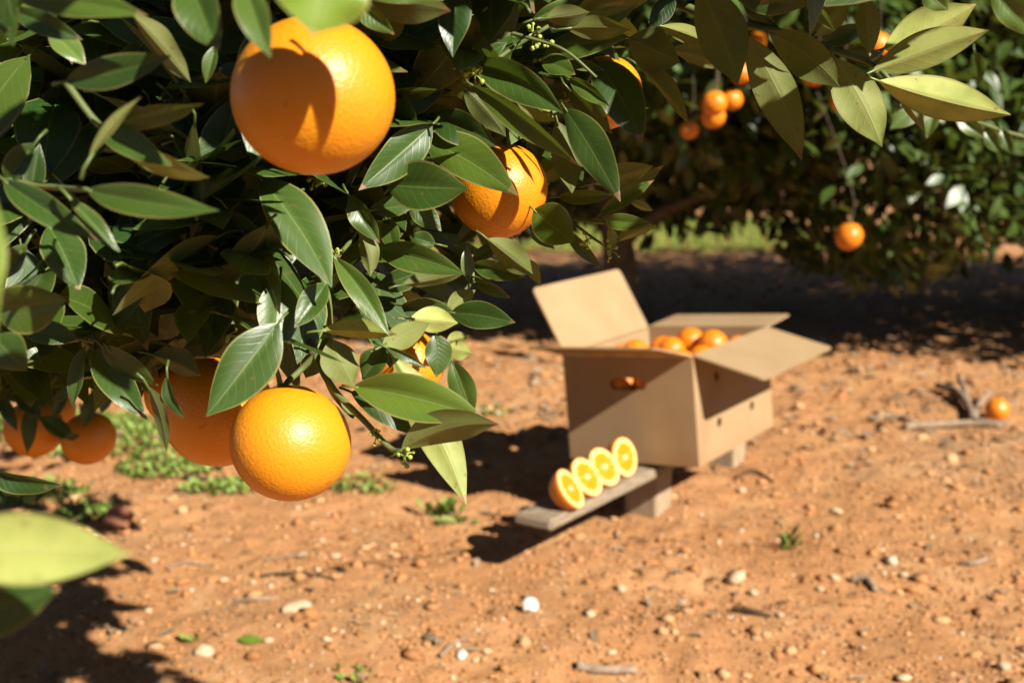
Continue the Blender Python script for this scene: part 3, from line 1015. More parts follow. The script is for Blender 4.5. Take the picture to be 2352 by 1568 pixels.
# ------------------------------------------------------------------ oranges
def orange_mesh(name, seg=40, ring=26, squash=.97, navel=False, seed=0):
    rs_ = random.Random(seed)
    ph = [rs_.uniform(0, 6.28) for _ in range(4)]
    V, F = [], []
    for i in range(ring + 1):
        th = PI * i / ring
        for j in range(seg):
            f = 2 * PI * j / seg
            r = 1 + .018 * math.sin(2 * f + ph[0]) * math.sin(th) + .022 * math.cos(f + ph[3]) * math.sin(2 * th) + .012 * math.sin(3 * f + ph[1]) * math.sin(th) ** 2 + .008 * math.cos(2 * th + ph[2])
            r -= .035 * math.exp(-(th / .16) ** 2) + .02 * math.exp(-((PI - th) / .12) ** 2)
            V.append((r * math.sin(th) * math.cos(f), r * math.sin(th) * math.sin(f), r * math.cos(th) * squash))
    for i in range(ring):
        for j in range(seg):
            F.append((i * seg + j, (i + 1) * seg + j, (i + 1) * seg + (j + 1) % seg, i * seg + (j + 1) % seg))
    me = mesh(name, [(.04 * a, .04 * b, .04 * c) for a, b, c in V], F)
    return me


ORM = [orange_mesh('orange_peel_%s' % c, 48, 32, s, False, k) for k, (c, s) in enumerate((('a', .97), ('b', .985), ('c', .95)))]
ORS = [orange_mesh('orange_small_%s' % c, 24, 16, s, False, k + 5) for k, (c, s) in enumerate((('a', .97), ('b', .99)))]


def calyx_mesh():
    V, F = [], []
    n = 10
    V.append(Vector((0, 0, .0030)))
    for k in range(n):
        a = 2 * PI * k / n
        r = .0062 if k % 2 == 0 else .0030
        V.append(Vector((r * math.cos(a), r * math.sin(a), .0008 if k % 2 == 0 else .0018)))
    for k in range(n):
        F.append((0, 1 + k, 1 + (k + 1) % n))
    o = len(V)
    TV, TF = tube_geo([(0, 0, .001), (.0005, 0, .008), (.002, .001, .018)], [.0020, .0017, .0016], 7)
    V += TV
    F += [tuple(i + o for i in f) for f in TF]
    return mesh('calyx', V, F)


CAL = calyx_mesh()


def orange(p, dia, label, group=None, tilt=(0, 0, 0), small=False, stem=True, k=0, name='orange'):
    me = (ORS if small else ORM)[k % (2 if small else 3)]
    o = link(name, me, None, None, True)
    if not me.materials:
        me.materials.append(M_ORANGE2 if small else M_ORANGE)
    o.location = p
    s = dia / .08
    o.scale = (s, s, s)
    o.rotation_euler = (R(tilt[0]), R(tilt[1]), R(tilt[2]))
    tag(o, label, 'orange', group)
    if stem:
        c = link('calyx', CAL, M_STEM, o, False)
        c.location = (0, 0, .0368)
    return o


HANG = 'oranges hanging on the foreground tree'
orange(at(720, 221, .67), .0915, 'largest orange in view with leaf shadows across its peel, hanging upper left', HANG, (12, 8, 40), k=0)
orange(at(1146, 438, 1.0), .0815, 'sunlit orange in the middle, half covered by a leaf at its left', HANG, (8, -10, 100), k=1)
orange(at(667, 1016, .86), .0875, 'bright orange hanging lowest in the centre, in front of another orange', HANG, (10, 6, 200), k=2)
orange(at(502, 946, .96), .0895, 'shaded orange half hidden behind the lowest bright orange', HANG, (-8, 12, 20), k=1)
orange(at(410, 906, 1.12), .062, 'small slice of orange peeking out left of the shaded orange', HANG, (0, 0, 0), k=0)
orange(at(935, 838, 1.08), .068, 'orange mostly hidden behind folded leaves at lower centre', HANG, (0, 10, 0), k=0)
orange(at(1388, 214, 1.12), .072, 'orange buried among dark leaves above the box', HANG, (0, 10, 50), k=2)
orange(at(78, 985, 1.75), .084, 'shaded blurred orange at far left behind dark leaves', HANG, (5, 10, 0), k=1)
orange(at(203, 1006, 1.74), .079, 'round blurred orange hanging alone near the left edge over weeds', HANG, (5, -10, 0), k=2)
orange(at(116, 945, 1.86), .075, 'blurred orange tucked behind the two oranges at far left', HANG, (5, -10, 0), k=0)

# ------------------------------------------------------------------ ground
def vnoise(x, y, s, seed):
    r = np.random.default_rng(seed)
    g = r.random((256, 256))
    X, Y = x * s, y * s
    xi, yi = np.floor(X).astype(int), np.floor(Y).astype(int)
    fx, fy = X - xi, Y - yi
    fx = fx * fx * (3 - 2 * fx); fy = fy * fy * (3 - 2 * fy)
    a, b = g[xi % 256, yi % 256], g[(xi + 1) % 256, yi % 256]
    c, d = g[xi % 256, (yi + 1) % 256], g[(xi + 1) % 256, (yi + 1) % 256]
    return (a * (1 - fx) + b * fx) * (1 - fy) + (c * (1 - fx) + d * fx) * fy - .5


def ground_h(x, y):
    x, y = np.asarray(x, float), np.asarray(y, float)
    h = .045 * vnoise(x, y, 1.3, 1) + .026 * vnoise(x, y, 4.5, 2) + .011 * vnoise(x, y, 14, 3) + .010 * np.maximum(vnoise(x, y, 33, 4), -.1)
    fade = np.clip(1.6 - np.hypot(x - .5, y - 3) / 9, .35, 1)
    return h * fade


def gz(x, y):
    return float(ground_h(x, y))


def graded(lo, hi, a, b, step):
    mid = list(np.arange(a, b, step))
    out, s, q = [], step, b
    while q < hi:
        out.append(q); s *= 1.12; q += s
    pre, s, q = [], step, a
    while q > lo:
        s *= 1.12; q -= s; pre.append(q)
    return np.array(sorted(pre) + mid + out)


gx = graded(-60, 60, -2.0, 2.6, .0135)
gy = graded(-20, 110, 1.35, 5.6, .0135)
XX, YY = np.meshgrid(gx, gy)
ZZ = ground_h(XX, YY)
nx, ny = len(gx), len(gy)
idx = np.arange(nx * ny).reshape(ny, nx)
fac = np.stack([idx[:-1, :-1], idx[:-1, 1:], idx[1:, 1:], idx[1:, :-1]], -1).reshape(-1, 4)
me = np_mesh('ground', np.stack([XX, YY, ZZ], -1).reshape(-1, 3), fac)
g = link('ground', me, M_SOIL, None, True)
tag(g, kind='structure')

# loose clods and gravel
ico_v, ico_f = [], []
bm = bmesh.new(); bmesh.ops.create_icosphere(bm, subdivisions=1, radius=1)
bm.verts.ensure_lookup_table()
ico_v = np.array([tuple(v.co) for v in bm.verts]); ico_f = np.array([[v.index for v in f.verts] for f in bm.faces]); bm.free()
bm = bmesh.new(); bmesh.ops.create_icosphere(bm, subdivisions=2, radius=1)
ico2_v = np.array([tuple(v.co) for v in bm.verts]); ico2_f = np.array([[v.index for v in f.verts] for f in bm.faces]); bm.free()


def clods(n, smin, smax, pale, seed, power=2.6):
    r = np.random.default_rng(seed)
    d = 1.45 * (8.0 / 1.45) ** (r.random(n) ** 1.05)
    x = d * r.uniform(-.50, .50, n)
    sz = smin + (smax - smin) * r.random(n) ** power
    sz *= np.clip(.55 + .22 * d, .8, 1.6)
    z = ground_h(x, d)
    verts, tints = [], []
    cols = np.array([(.3888, .1944, .0792), (.3600, .1656, .0634), (.4320, .2520, .1224), (.3024, .1368, .0504)])
    pcols = np.array([(.5040, .4032, .2880), (.4464, .3240, .2016), (.3960, .3168, .2376), (.5472, .4608, .3600)])
    V = np.repeat(ico_v[None], n, 0) * (1 + r.uniform(-.42, .36, (n, 12, 1)))
    V *= np.stack([r.uniform(.7, 1.4, n), r.uniform(.7, 1.2, n), r.uniform(.35, .75, n)], -1)[:, None]
    a = r.uniform(0, 6.28, n)
    ca, sa = np.cos(a)[:, None], np.sin(a)[:, None]
    X = V[..., 0] * ca - V[..., 1] * sa
    Y = V[..., 0] * sa + V[..., 1] * ca
    W = np.stack([X, Y, V[..., 2]], -1) * sz[:, None, None] * .5
    W += np.stack([x, d, z + sz * .13], -1)[:, None]
    col = cols[r.integers(0, 4, n)] * r.uniform(.75, 1.2, (n, 1))
    pm = r.random(n) < pale
    col[pm] = pcols[r.integers(0, 4, pm.sum())]
    T = np.repeat(col[:, None], 12, 1)
    Fc = ico_f[None] + (np.arange(n) * 12)[:, None, None]
    return W.reshape(-1, 3), Fc.reshape(-1, 3), T.reshape(-1, 3)


W, Fc, T = clods(52000, .0025, .013, .02, 5, 3.2)
me = np_mesh('soil_clods', W, Fc, {'tint': T})
o = link('soil_clods', me, M_CLOD)
tag(o, 'loose orange soil clods and fine gravel strewn over the ground', 'gravel', kind='stuff')
W, Fc, T = clods(2600, .007, .034, .03, 6, 3.0)
me = np_mesh('earth_lumps', W, Fc, {'tint': T})
o = link('earth_lumps', me, M_CLOD)
tag(o, 'larger crumbled lumps of orange earth lying on the ground', 'soil', kind='stuff')


def stone_obj(x, y, px, mat, name, label, cat, group, seed, flat=.6, el=1.2):
    p = onz(x, y, 0)
    p.z = gz(p.x, p.y)
    d = (p - CAM).dot(FWD)
    s = px * d / FPX * .5
    r = np.random.default_rng(seed)
    V = ico2_v * (1 + .16 * np.sin(ico2_v @ r.normal(0, 2.2, 3) + r.random() * 6)[:, None] + r.uniform(-.05, .05, (len(ico2_v), 1)))
    V = V * np.array([s * el, s * .85, s * flat])
    me = np_mesh(name, V, ico2_f)
    o = link(name, me, mat, None, True)
    o.location = (p.x, p.y, p.z + s * flat * .45)
    o.rotation_euler = (r.uniform(-.3, .3), r.uniform(-.3, .3), r.uniform(0, 6))
    tag(o, label, cat, group)
    return o


PEB = [(354, 1305, 18), (513, 1342, 26), (581, 1352, 22), (622, 1359, 20), (290, 1460, 24), (619, 1493, 24), (342, 1414, 20), (684, 1182, 16),
       (740, 1248, 16), (731, 1332, 22), (752, 1498, 22), (185, 1549, 20), (1092, 1535, 20), (1425, 1363, 30), (1486, 1381, 20), (1355, 1428, 30),
       (897, 1289, 14), (772, 1293, 24), (1129, 1363, 16), (1119, 1523, 24), (1920, 1166, 28), (1785, 1233, 15), (2075, 1323, 30), (1917, 1334, 24),
       (1884, 1352, 22), (1791, 1409, 24), (2077, 1549, 36), (1730, 1358, 28), (2176, 1115, 18), (1568, 1385, 22), (1703, 1126, 26),
       (1405, 1520, 22), (960, 1405, 16), (2210, 1440, 18), (1290, 1300, 16), (1650, 1240, 16), (2140, 1230, 14), (880, 1460, 16), (1980, 1480, 18)]
MARKS = [('the snail shell', 1221, 1412), ('the flat pale stone slab', 684, 1423), ('the dark brown stone', 986, 1496), ('the spindly seedling', 1812, 1262),
         ('the long white stone', 1060, 1526), ('the rounded greyish corner stone', 2304, 1528), ('the single fallen green leaf', 579, 1495), ('the dark stick at lower right', 1727, 1406),
         ('the curled tan bark', 1990, 1342), ('the arched dark twig', 1730, 1098), ('the near plank end', 1220, 1200), ('the knobbly tan stone', 1690, 1336),
         ('the round cream stone', 472, 1513), ('the lowest orange', 667, 1150), ('the short white bent twig', 2234, 1303), ('the pale bark strip', 1390, 1550)]
peb_label = {}
for nm, mx, my in MARKS:
    best = min(range(len(PEB)), key=lambda q: (PEB[q][0] - mx) ** 2 + (PEB[q][1] - my) ** 2)
    if best not in peb_label:
        peb_label[best] = 'small pale pebble on the soil closest to ' + nm
for k, (x, y, s) in enumerate(PEB):
    stone_obj(x, y, s * .9, M_STONE, 'pebble', peb_label.get(k, 'small pale pebble lying loose on the soil away from other landmarks'), 'pebble', 'pale pebbles on the soil', 100 + k)
stone_obj(472, 1513, 44, M_STONE, 'stone', 'roundest big cream stone at the bottom left of the soil', 'stone', None, 201, .7, 1.1)
stone_obj(684, 1423, 56, M_STONE, 'stone', 'flat pale slab of stone on the soil below the lowest orange', 'stone', None, 202, .3, 1.3)
stone_obj(1690, 1336, 46, M_STONE, 'stone', 'knobbly tan stone on the soil right of the snail shell', 'stone', None, 203, .7, 1.1)
stone_obj(986, 1496, 32, M_DARKSTONE, 'stone', 'dark brown stone near the bottom centre of the soil', 'stone', None, 204, .8, 1.1)
stone_obj(2304, 1528, 36, M_STONE, 'stone', 'rounded greyish stone in the bottom right corner', 'stone', None, 205, .7, 1.0)
stone_obj(1060, 1526, 30, M_SHELL, 'stone', 'long white stone lying at the bottom edge of the soil', 'stone', None, 206, .6, 1.5)

# snail shell
p = onz(1221, 1412, .012); p.z = gz(p.x, p.y) + .016
sn = empty('snail_shell', p, (R(55), R(10), R(25)))
tag(sn, 'small white snail shell lying on the soil below the plank', 'shell')
V, F = [], []
turns, seg, rn = 2.6, 60, 12
for i in range(seg + 1):
    t = i / seg
    a = 2 * PI * turns * t
    R0 = .0022 + .0098 * t ** 1.6
    r0 = .0016 + .0088 * t ** 1.5
    c = Vector((R0 * math.cos(a), R0 * math.sin(a), .010 * (1 - t) - .003))
    e = Vector((math.cos(a), math.sin(a), 0))
    for k in range(rn):
        b = 2 * PI * k / rn
        V.append(c + e * (r0 * math.cos(b)) + Vector((0, 0, 1)) * (r0 * math.sin(b)))
for i in range(seg):
    for k in range(rn):
        F.append((i * rn + k, i * rn + (k + 1) % rn, (i + 1) * rn + (k + 1) % rn, (i + 1) * rn + k))
link('whorl', mesh('whorl', V, F), M_SHELL, sn, True)
mv = V[-rn:]
cc = sum(mv, Vector()) / rn
link('mouth', mesh('mouth', [cc + (v - cc) * .86 + Vector((0, 0, 0)) for v in mv] + [cc + Vector((math.sin(.1) * -.001, .0, 0))], [(k, (k + 1) % rn, rn) for k in range(rn)]), M_HOLE, sn)  # dark disc paints the shade inside the shell's opening


# sticks
def stick(pts, r0, r1, label, mat=M_DRY, name='stick', cat='stick', group=None):
    W_ = []
    for (x, y, lift) in pts:
        p = onz(x, y, 0)
        W_.append(Vector((p.x, p.y, gz(p.x, p.y) + lift)))
    c = sum(W_, Vector()) / len(W_)
    sp = spline(W_, 5)
    rr = [(r0 + (r1 - r0) * i / (len(sp) - 1)) * (1 + .12 * math.sin(i * 2.1)) for i in range(len(sp))]
    V, F = tube_geo([q - c for q in sp], rr, 8)
    o = link(name, mesh(name, V, F), mat, None, True)
    o.location = c
    tag(o, label, cat, group)
    return o


stick([(1012, 1532, .006), (1040, 1510, .008), (1068, 1498, .006)], .004, .003, 'thin bent dry stick at the bottom centre of the soil')
stick([(1325, 1548, .006), (1380, 1552, .008), (1460, 1549, .006)], .011, .008, 'pale strip of bark along the bottom edge of the picture')
stick([(2205, 1302, .006), (2234, 1306, .006), (2266, 1299, .006)], .006, .005, 'short white bent twig on open soil at far right')
stick([(1685, 1396, .005), (1727, 1406, .007), (1770, 1414, .005)], .008, .006, 'dark brown stick lying on the soil at lower right', M_DARKSTICK)
stick([(1955, 1336, .006), (1990, 1342, .010), (2010, 1362, .006)], .010, .007, 'curled tan piece of bark at right of the soil', M_DRY)
stick([(2075, 992, .010), (2160, 988, .014), (2230, 985, .014), (2300, 992, .010)], .013, .011, 'long pale stick lying level below the fallen orange')
stick([(1995, 975, .010), (2040, 972, .010), (2100, 980, .008)], .010, .007, 'short pale stick between the box and the fallen orange')
stick([(610, 1305, .004), (640, 1296, .005), (700, 1290, .004)], .003, .002, 'thin pale straw on the soil under the lowest orange')
stick([(390, 1318, .004), (430, 1308, .005), (470, 1302, .004)], .004, .003, 'thin pale straw on the soil at lower left')
stick([(540, 1395, .004), (590, 1399, .006), (640, 1396, .004)], .005, .004, 'tan dry twig at lower left of the soil')
stick([(600, 1342, .004), (680, 1338, .006), (770, 1350, .004)], .004, .003, 'long thin brown twig beside white pebbles at lower left', M_DARKSTICK)
stick([(1690, 1104, .005), (1730, 1096, .010), (1775, 1110, .005)], .006, .004, 'dark arched twig on the soil right of the front leg', M_DARKSTICK)
stick([(420, 1105, .006), (560, 1112, .008), (700, 1122, .006), (850, 1135, .006)], .007, .005, 'long brown root lying behind the lowest oranges', M_DARKSTICK)

# forked dead branch beside the fallen orange
fb = empty('dead_branch', onz(2215, 960, 0))
tag(fb, 'forked grey dead branch lying beside the fallen orange', 'branch')
fo = fb.location
for pts, r0, r1 in (([(2152, 892, .02), (2195, 915, .03), (2222, 945, .02), (2235, 975, .012)], .012, .014),
                    ([(2235, 975, .012), (2252, 940, .03), (2275, 925, .035)], .013, .009),
                    ([(2200, 880, .03), (2212, 905, .03), (2222, 940, .025)], .011, .010),
                    ([(2235, 975, .012), (2275, 985, .012), (2310, 990, .012)], .012, .010)):
    W_ = []
    for (x, y, l_) in pts:
        p = onz(x, y, 0); W_.append(Vector((p.x, p.y, gz(p.x, p.y) + l_)) - fo)
    sp = spline(W_, 4)
    V, F = tube_geo(sp, [r0 + (r1 - r0) * i / (len(sp) - 1) for i in range(len(sp))], 8)
    link('branch', mesh('branch', V, F), M_DRY, fb, True)

p = onz(2290, 944, .03); p.z = gz(p.x, p.y) + .030
orange(p, .082, 'fallen orange lying on the soil at the right edge', None, (60, 20, 0), True, False, 0)

# broken terracotta piece
p = onz(278, 1210, .01); p.z = gz(p.x, p.y)
bm = bmesh.new()
vs_ = [bm.verts.new(q) for q in ((-.045, -.02, 0), (.030, -.026, .002), (.046, .005, .018), (.012, .034, .030), (-.030, .026, .018))]
fc_ = bm.faces.new(vs_)
ex = bmesh.ops.extrude_face_region(bm, geom=[fc_])
bmesh.ops.translate(bm, vec=(0, -.004, .014), verts=[v for v in ex['geom'] if isinstance(v, bmesh.types.BMVert)])
bmesh.ops.recalc_face_normals(bm, faces=bm.faces)
bmesh.ops.bevel(bm, geom=list(bm.edges), offset=.002, segments=2, affect='EDGES')
me = bpy.data.meshes.new('tile_shard'); bm.to_mesh(me); bm.free()
o = link('tile_shard', me, M_TILE)
o.location = p + Vector((0, 0, .012)); o.rotation_euler = (R(28), R(-6), R(-10))
tag(o, 'broken reddish clay tile piece on the soil at left', 'tile')

# green leaf lying on the soil
p = onz(579, 1495, 0); z0 = gz(p.x, p.y) + .008
V, F, U = leaf_geo(Vector((-.027, 0, 0)), Vector((.027, -.006, 0)), Vector((.1, -.6, .8)), .022, .03, 0, .5, .05, 5, 10, 3, 0)
me = mesh('fallen_leaf', V, F); set_attr(me, 'luv', U); set_attr(me, 'tint', [(.55, 1.2, 0)] * len(V))
o = link('fallen_leaf', me, M_LEAF, None, True); o.location = (p.x, p.y, z0)
tag(o, 'single green leaf lying flat on the soil at bottom left', 'leaf')


# weeds
def weed(x, y, n, spread, h, label, seed, group=None, leafw=.0065):
    rs_ = random.Random(seed)
    p = onz(x, y, 0); p.z = gz(p.x, p.y)
    root = empty('weed', p)
    tag(root, label, 'weed', group)
    V, F = [], []
    for k in range(int(n * 1.1)):
        a = rs_.uniform(0, 2 * PI); r = spread * math.sqrt(rs_.random())
        bx, by = r * math.cos(a) * 1.4, r * math.sin(a)
        bz = gz(p.x + bx, p.y + by) - p.z
        hh = h * rs_.uniform(.25, .8)
        a2 = rs_.uniform(0, 2 * PI)
        tip = Vector((bx + math.cos(a2) * hh * .6, by + math.sin(a2) * hh * .6, bz + hh))
        b0 = Vector((bx, by, bz))
        side = Vector((-math.sin(a2), math.cos(a2), 0)) * leafw * rs_.uniform(.6, 1.4)
        m0 = b0.lerp(tip, .62) + Vector((0, 0, hh * .12))
        q = len(V)
        V += [b0, m0 - side, tip, m0 + side, b0.lerp(tip, .3)]
        F += [(q, q + 4, q + 1), (q + 4, q + 3, q), (q + 4, q + 2, q + 1), (q + 4, q + 3, q + 2)]
    o = link('foliage', mesh('foliage', V, F), M_WEED, root, True)
    tag(o, kind='stuff')


weed(300, 1010, 800, .26, .055, 'wide patch of green weeds behind the blurred oranges at left', 1)
weed(390, 1080, 300, .12, .05, 'green weed patch just left of the shaded orange', 2)
weed(60, 1150, 260, .13, .04, 'low weeds at the left edge above the near pale leaf', 3)
weed(205, 1195, 130, .06, .04, 'weed tuft beside the broken clay tile', 4)
weed(520, 1135, 200, .09, .04, 'weed tuft directly below the two big low oranges', 5)
weed(830, 1130, 90, .07, .04, 'weeds in the shade right of the lowest orange', 6)
weed(1015, 1180, 26, .035, .07, 'tall leafy weed standing left of the plank end', 7, None, .012)
weed(1045, 1205, 30, .04, .03, 'small weed at the shadow edge near the plank end', 8)
weed(1105, 948, 70, .07, .04, 'weed tuft left of the cardboard box', 9)
weed(1812, 1262, 16, .02, .07, 'spindly seedling on open soil at right', 10, None, .007)
weed(440, 1488, 7, .012, .03, 'tiny sprout on the soil beside the round cream stone', 11, None, .008)
weed(110, 985, 600, .25, .05, 'weed patch under the far left oranges', 12)
weed(815, 1560, 14, .03, .03, 'small sprout at the bottom edge left of centre', 13, None, .007)

# ------------------------------------------------------------------ bench of a plank on two blocks
BYAW = R(-34.4)
ax_l = Vector((-math.sin(BYAW), math.cos(BYAW), 0))        # along the plank, away from the camera
ax_w = Vector((math.cos(BYAW), math.sin(BYAW), 0))         # across, to the right
bench = empty('bench', (0, 0, 0))
bench.location = onz(1265, 1195, .160)
bench.location.z = 0
bench.rotation_euler = (0, 0, BYAW)
tag(bench, 'low bench of a weathered plank on wooden blocks under the cardboard box', 'bench')


def box_mesh(name, x0, x1, y0, y1, z0, z1, bev=.003, seg=2, jit=0.0):
    bm = bmesh.new()
    bmesh.ops.create_cube(bm, size=1)
    for v in bm.verts:
        v.co = Vector(((x0 + x1) / 2 + v.co.x * (x1 - x0), (y0 + y1) / 2 + v.co.y * (y1 - y0), (z0 + z1) / 2 + v.co.z * (z1 - z0)))
    if bev:
        bmesh.ops.bevel(bm, geom=list(bm.edges), offset=bev, segments=seg, affect='EDGES')
    me = bpy.data.meshes.new(name)
    bm.to_mesh(me); bm.free()
    return me


PT = .160                                       # top of the plank
PW = .098
link('plank', box_mesh('plank', -PW, 0, 0, 1.20, PT - .026, PT, .005, 3), M_WOOD, bench)


def leg(y0, x0):
    me = box_mesh('leg', x0, x0 + .092, y0, y0 + .095, -.04, PT - .0262, .003, 2)
    return link('leg', me, M_WOODL, bench)


leg(.59, -.142)
leg(1.10, -.150)

# ------------------------------------------------------------------ cardboard box
BW, BL, BH, TH = .372, .469, .275, .005
box = empty('cardboard_box', (.1545, 3.0466, 1 - .8485))
box.rotation_mode = 'QUATERNION'
rotm = (Matrix.Rotation(R(-34.41), 3, 'Z') @ Matrix.Rotation(R(.94), 3, 'X') @ Matrix.Rotation(R(-5.2), 3, 'Y'))
box.rotation_quaternion = rotm.to_quaternion()
BOXM = Matrix.Translation(box.location) @ rotm.to_4x4()
tag(box, 'open brown cardboard box full of oranges on the low plank bench', 'box')


def panel(name, outer, holes, th, frame, bev=0):
    """flat panel: outer loop and hole loops in 2D (u, v); frame = (origin, uaxis, vaxis, naxis)"""
    bm = bmesh.new()
    o, ua, va, na = [Vector(q) for q in frame]
    edges = []
    for loop in [outer] + holes:
        vv = [bm.verts.new(o + ua * p[0] + va * p[1]) for p in loop]
        for i in range(len(vv)):
            edges.append(bm.edges.new((vv[i], vv[(i + 1) % len(vv)])))
    bmesh.ops.triangle_fill(bm, use_beauty=True, use_dissolve=False, edges=edges)
    ex = bmesh.ops.extrude_face_region(bm, geom=list(bm.faces))
    bmesh.ops.translate(bm, vec=na * th, verts=[q for q in ex['geom'] if isinstance(q, bmesh.types.BMVert)])
    bmesh.ops.recalc_face_normals(bm, faces=bm.faces)
    me = bpy.data.meshes.new(name)
    bm.to_mesh(me); bm.free()
    return link(name, me, M_CARD, box)


def circ(u, v, r, n=16):
    return [(u + r * math.cos(2 * PI * k / n), v + r * math.sin(2 * PI * k / n)) for k in range(n)]


def slot(u, v, w, h, n=8):
    r = h / 2
    out = []
    for k in range(n + 1):
        a = -PI / 2 + PI * k / n
        out.append((u + w / 2 - r + r * math.cos(a), v + r * math.sin(a)))
    for k in range(n + 1):
        a = PI / 2 + PI * k / n
        out.append((u - w / 2 + r + r * math.cos(a), v + r * math.sin(a)))
    return out


hand = slot(.188, .203, .105, .030)
rect = lambda w, h: [(0, 0), (w, 0), (w, h), (0, h)]
panel('front_wall', rect(BW, BH), [hand], TH, ((0, 0, 0), (1, 0, 0), (0, 0, 1), (0, 1, 0)))
panel('back_wall', rect(BW, BH), [hand], TH, ((0, BL - TH, 0), (1, 0, 0), (0, 0, 1), (0, 1, 0)))
vent = [circ(.125, .205, .013), circ(.125, .085, .013), circ(.33, .085, .013), circ(.33, .205, .013)]
L2 = BL - 2 * TH
panel('side_wall', rect(L2, BH), vent, TH, ((BW - TH, TH, 0), (0, 1, 0), (0, 0, 1), (1, 0, 0)))
panel('side_wall', rect(L2, BH), vent, TH, ((0, TH, 0), (0, 1, 0), (0, 0, 1), (1, 0, 0)))
panel('base', rect(BW - 2 * TH, L2), [], TH, ((TH, TH, .002), (1, 0, 0), (0, 1, 0), (0, 0, 1)))


def flap(kind, ang, ln):
    a = R(ang)
    c, s = math.cos(a), math.sin(a)
    e = .004
    if kind == 'right':
        fr = ((BW - .001, e, BH + .001), (0, 1, 0), (c, 0, s), (-s, 0, c)); w = BL - 2 * e
    elif kind == 'left':
        fr = ((.001, e, BH + .001), (0, 1, 0), (-c, 0, s), (s, 0, c)); w = BL - 2 * e
    elif kind == 'front':
        fr = ((e, .001, BH + .001), (1, 0, 0), (0, -c, s), (0, s, c)); w = BW - 2 * e
    else:
        fr = ((e, BL - .001, BH + .001), (1, 0, 0), (0, c, s), (0, -s, c)); w = BW - 2 * e
    r = .012
    outer = [(0, 0), (w, 0), (w, ln - r), (w - .004, ln - .004), (w - r, ln), (r, ln), (.004, ln - .004), (0, ln - r)]
    panel('flap', outer, [], .0045, fr)


flap('right', -17, .190)
flap('left', 64, .192)
flap('front', 15, .178)
flap('back', 3, .178)

# oranges in the box
INBOX = 'oranges packed in the cardboard box'


def bx(u, v, w):
    return BOXM @ Vector((u, v, w))


TOP = [  # u, v, height of centre, label
    (.060, .215, .232, 'orange in the box beside the upright flap'),
    (.215, .310, .262, 'tallest orange heaped at the back of the box'),
    (.205, .215, .250, 'sunlit orange heaped in the middle of the box'),
    (.290, .290, .258, 'orange heaped right of the tallest one in the box'),
    (.300, .200, .232, 'orange in the box under the right flap edge'),
    (.140, .290, .240, 'orange low between the upright flap and the tallest orange'),
    (.320, .385, .228, 'orange at the far right corner of the box'),
    (.050, .080, .236, 'orange in the front left corner of the box'),
    (.132, .068, .246, 'left orange of the front row in the box, behind the level flap'),
    (.215, .072, .246, 'middle orange of the front row in the box, behind the level flap'),
    (.300, .078, .242, 'right orange of the front row in the box near its upright edge'),
    (.128, .160, .252, 'orange between the front row and the tallest orange in the box'),
]
taken = []
for k, (u, v, w, lab) in enumerate(TOP):
    orange(bx(u, v, w), .080, lab, INBOX, (40 * k, 25 * k, 60 * k), True, False, k)
    taken.append(Vector((u, v, w)))
kk = 0
HH = ['orange seen through the left end of the box hand hole', 'orange seen through the right end of the box hand hole']
for iu in range(4):
    for iv in range(6):
        q = Vector((.052 + .0785 * iu, .050 + .0735 * iv, .178)) + Vector((rs.gauss(0, .002), rs.gauss(0, .002), rs.gauss(0, .003)))
        if iv == 0 and iu in (1, 2):
            q = Vector((.146 if iu == 1 else .228, .0475, .192))
        elif any((q - t_).length < .066 for t_ in taken): continue
        if q.x > BW - .044 or q.y > BL - .044: continue
        kk += 1
        hole = iv == 0 and iu in (1, 2)
        orange(bx(*q), .076, HH[iu - 1] if hole else 'orange packed in the box underneath the heaped top oranges', INBOX, (50 * kk, 20 * kk, 0), True, False, kk)


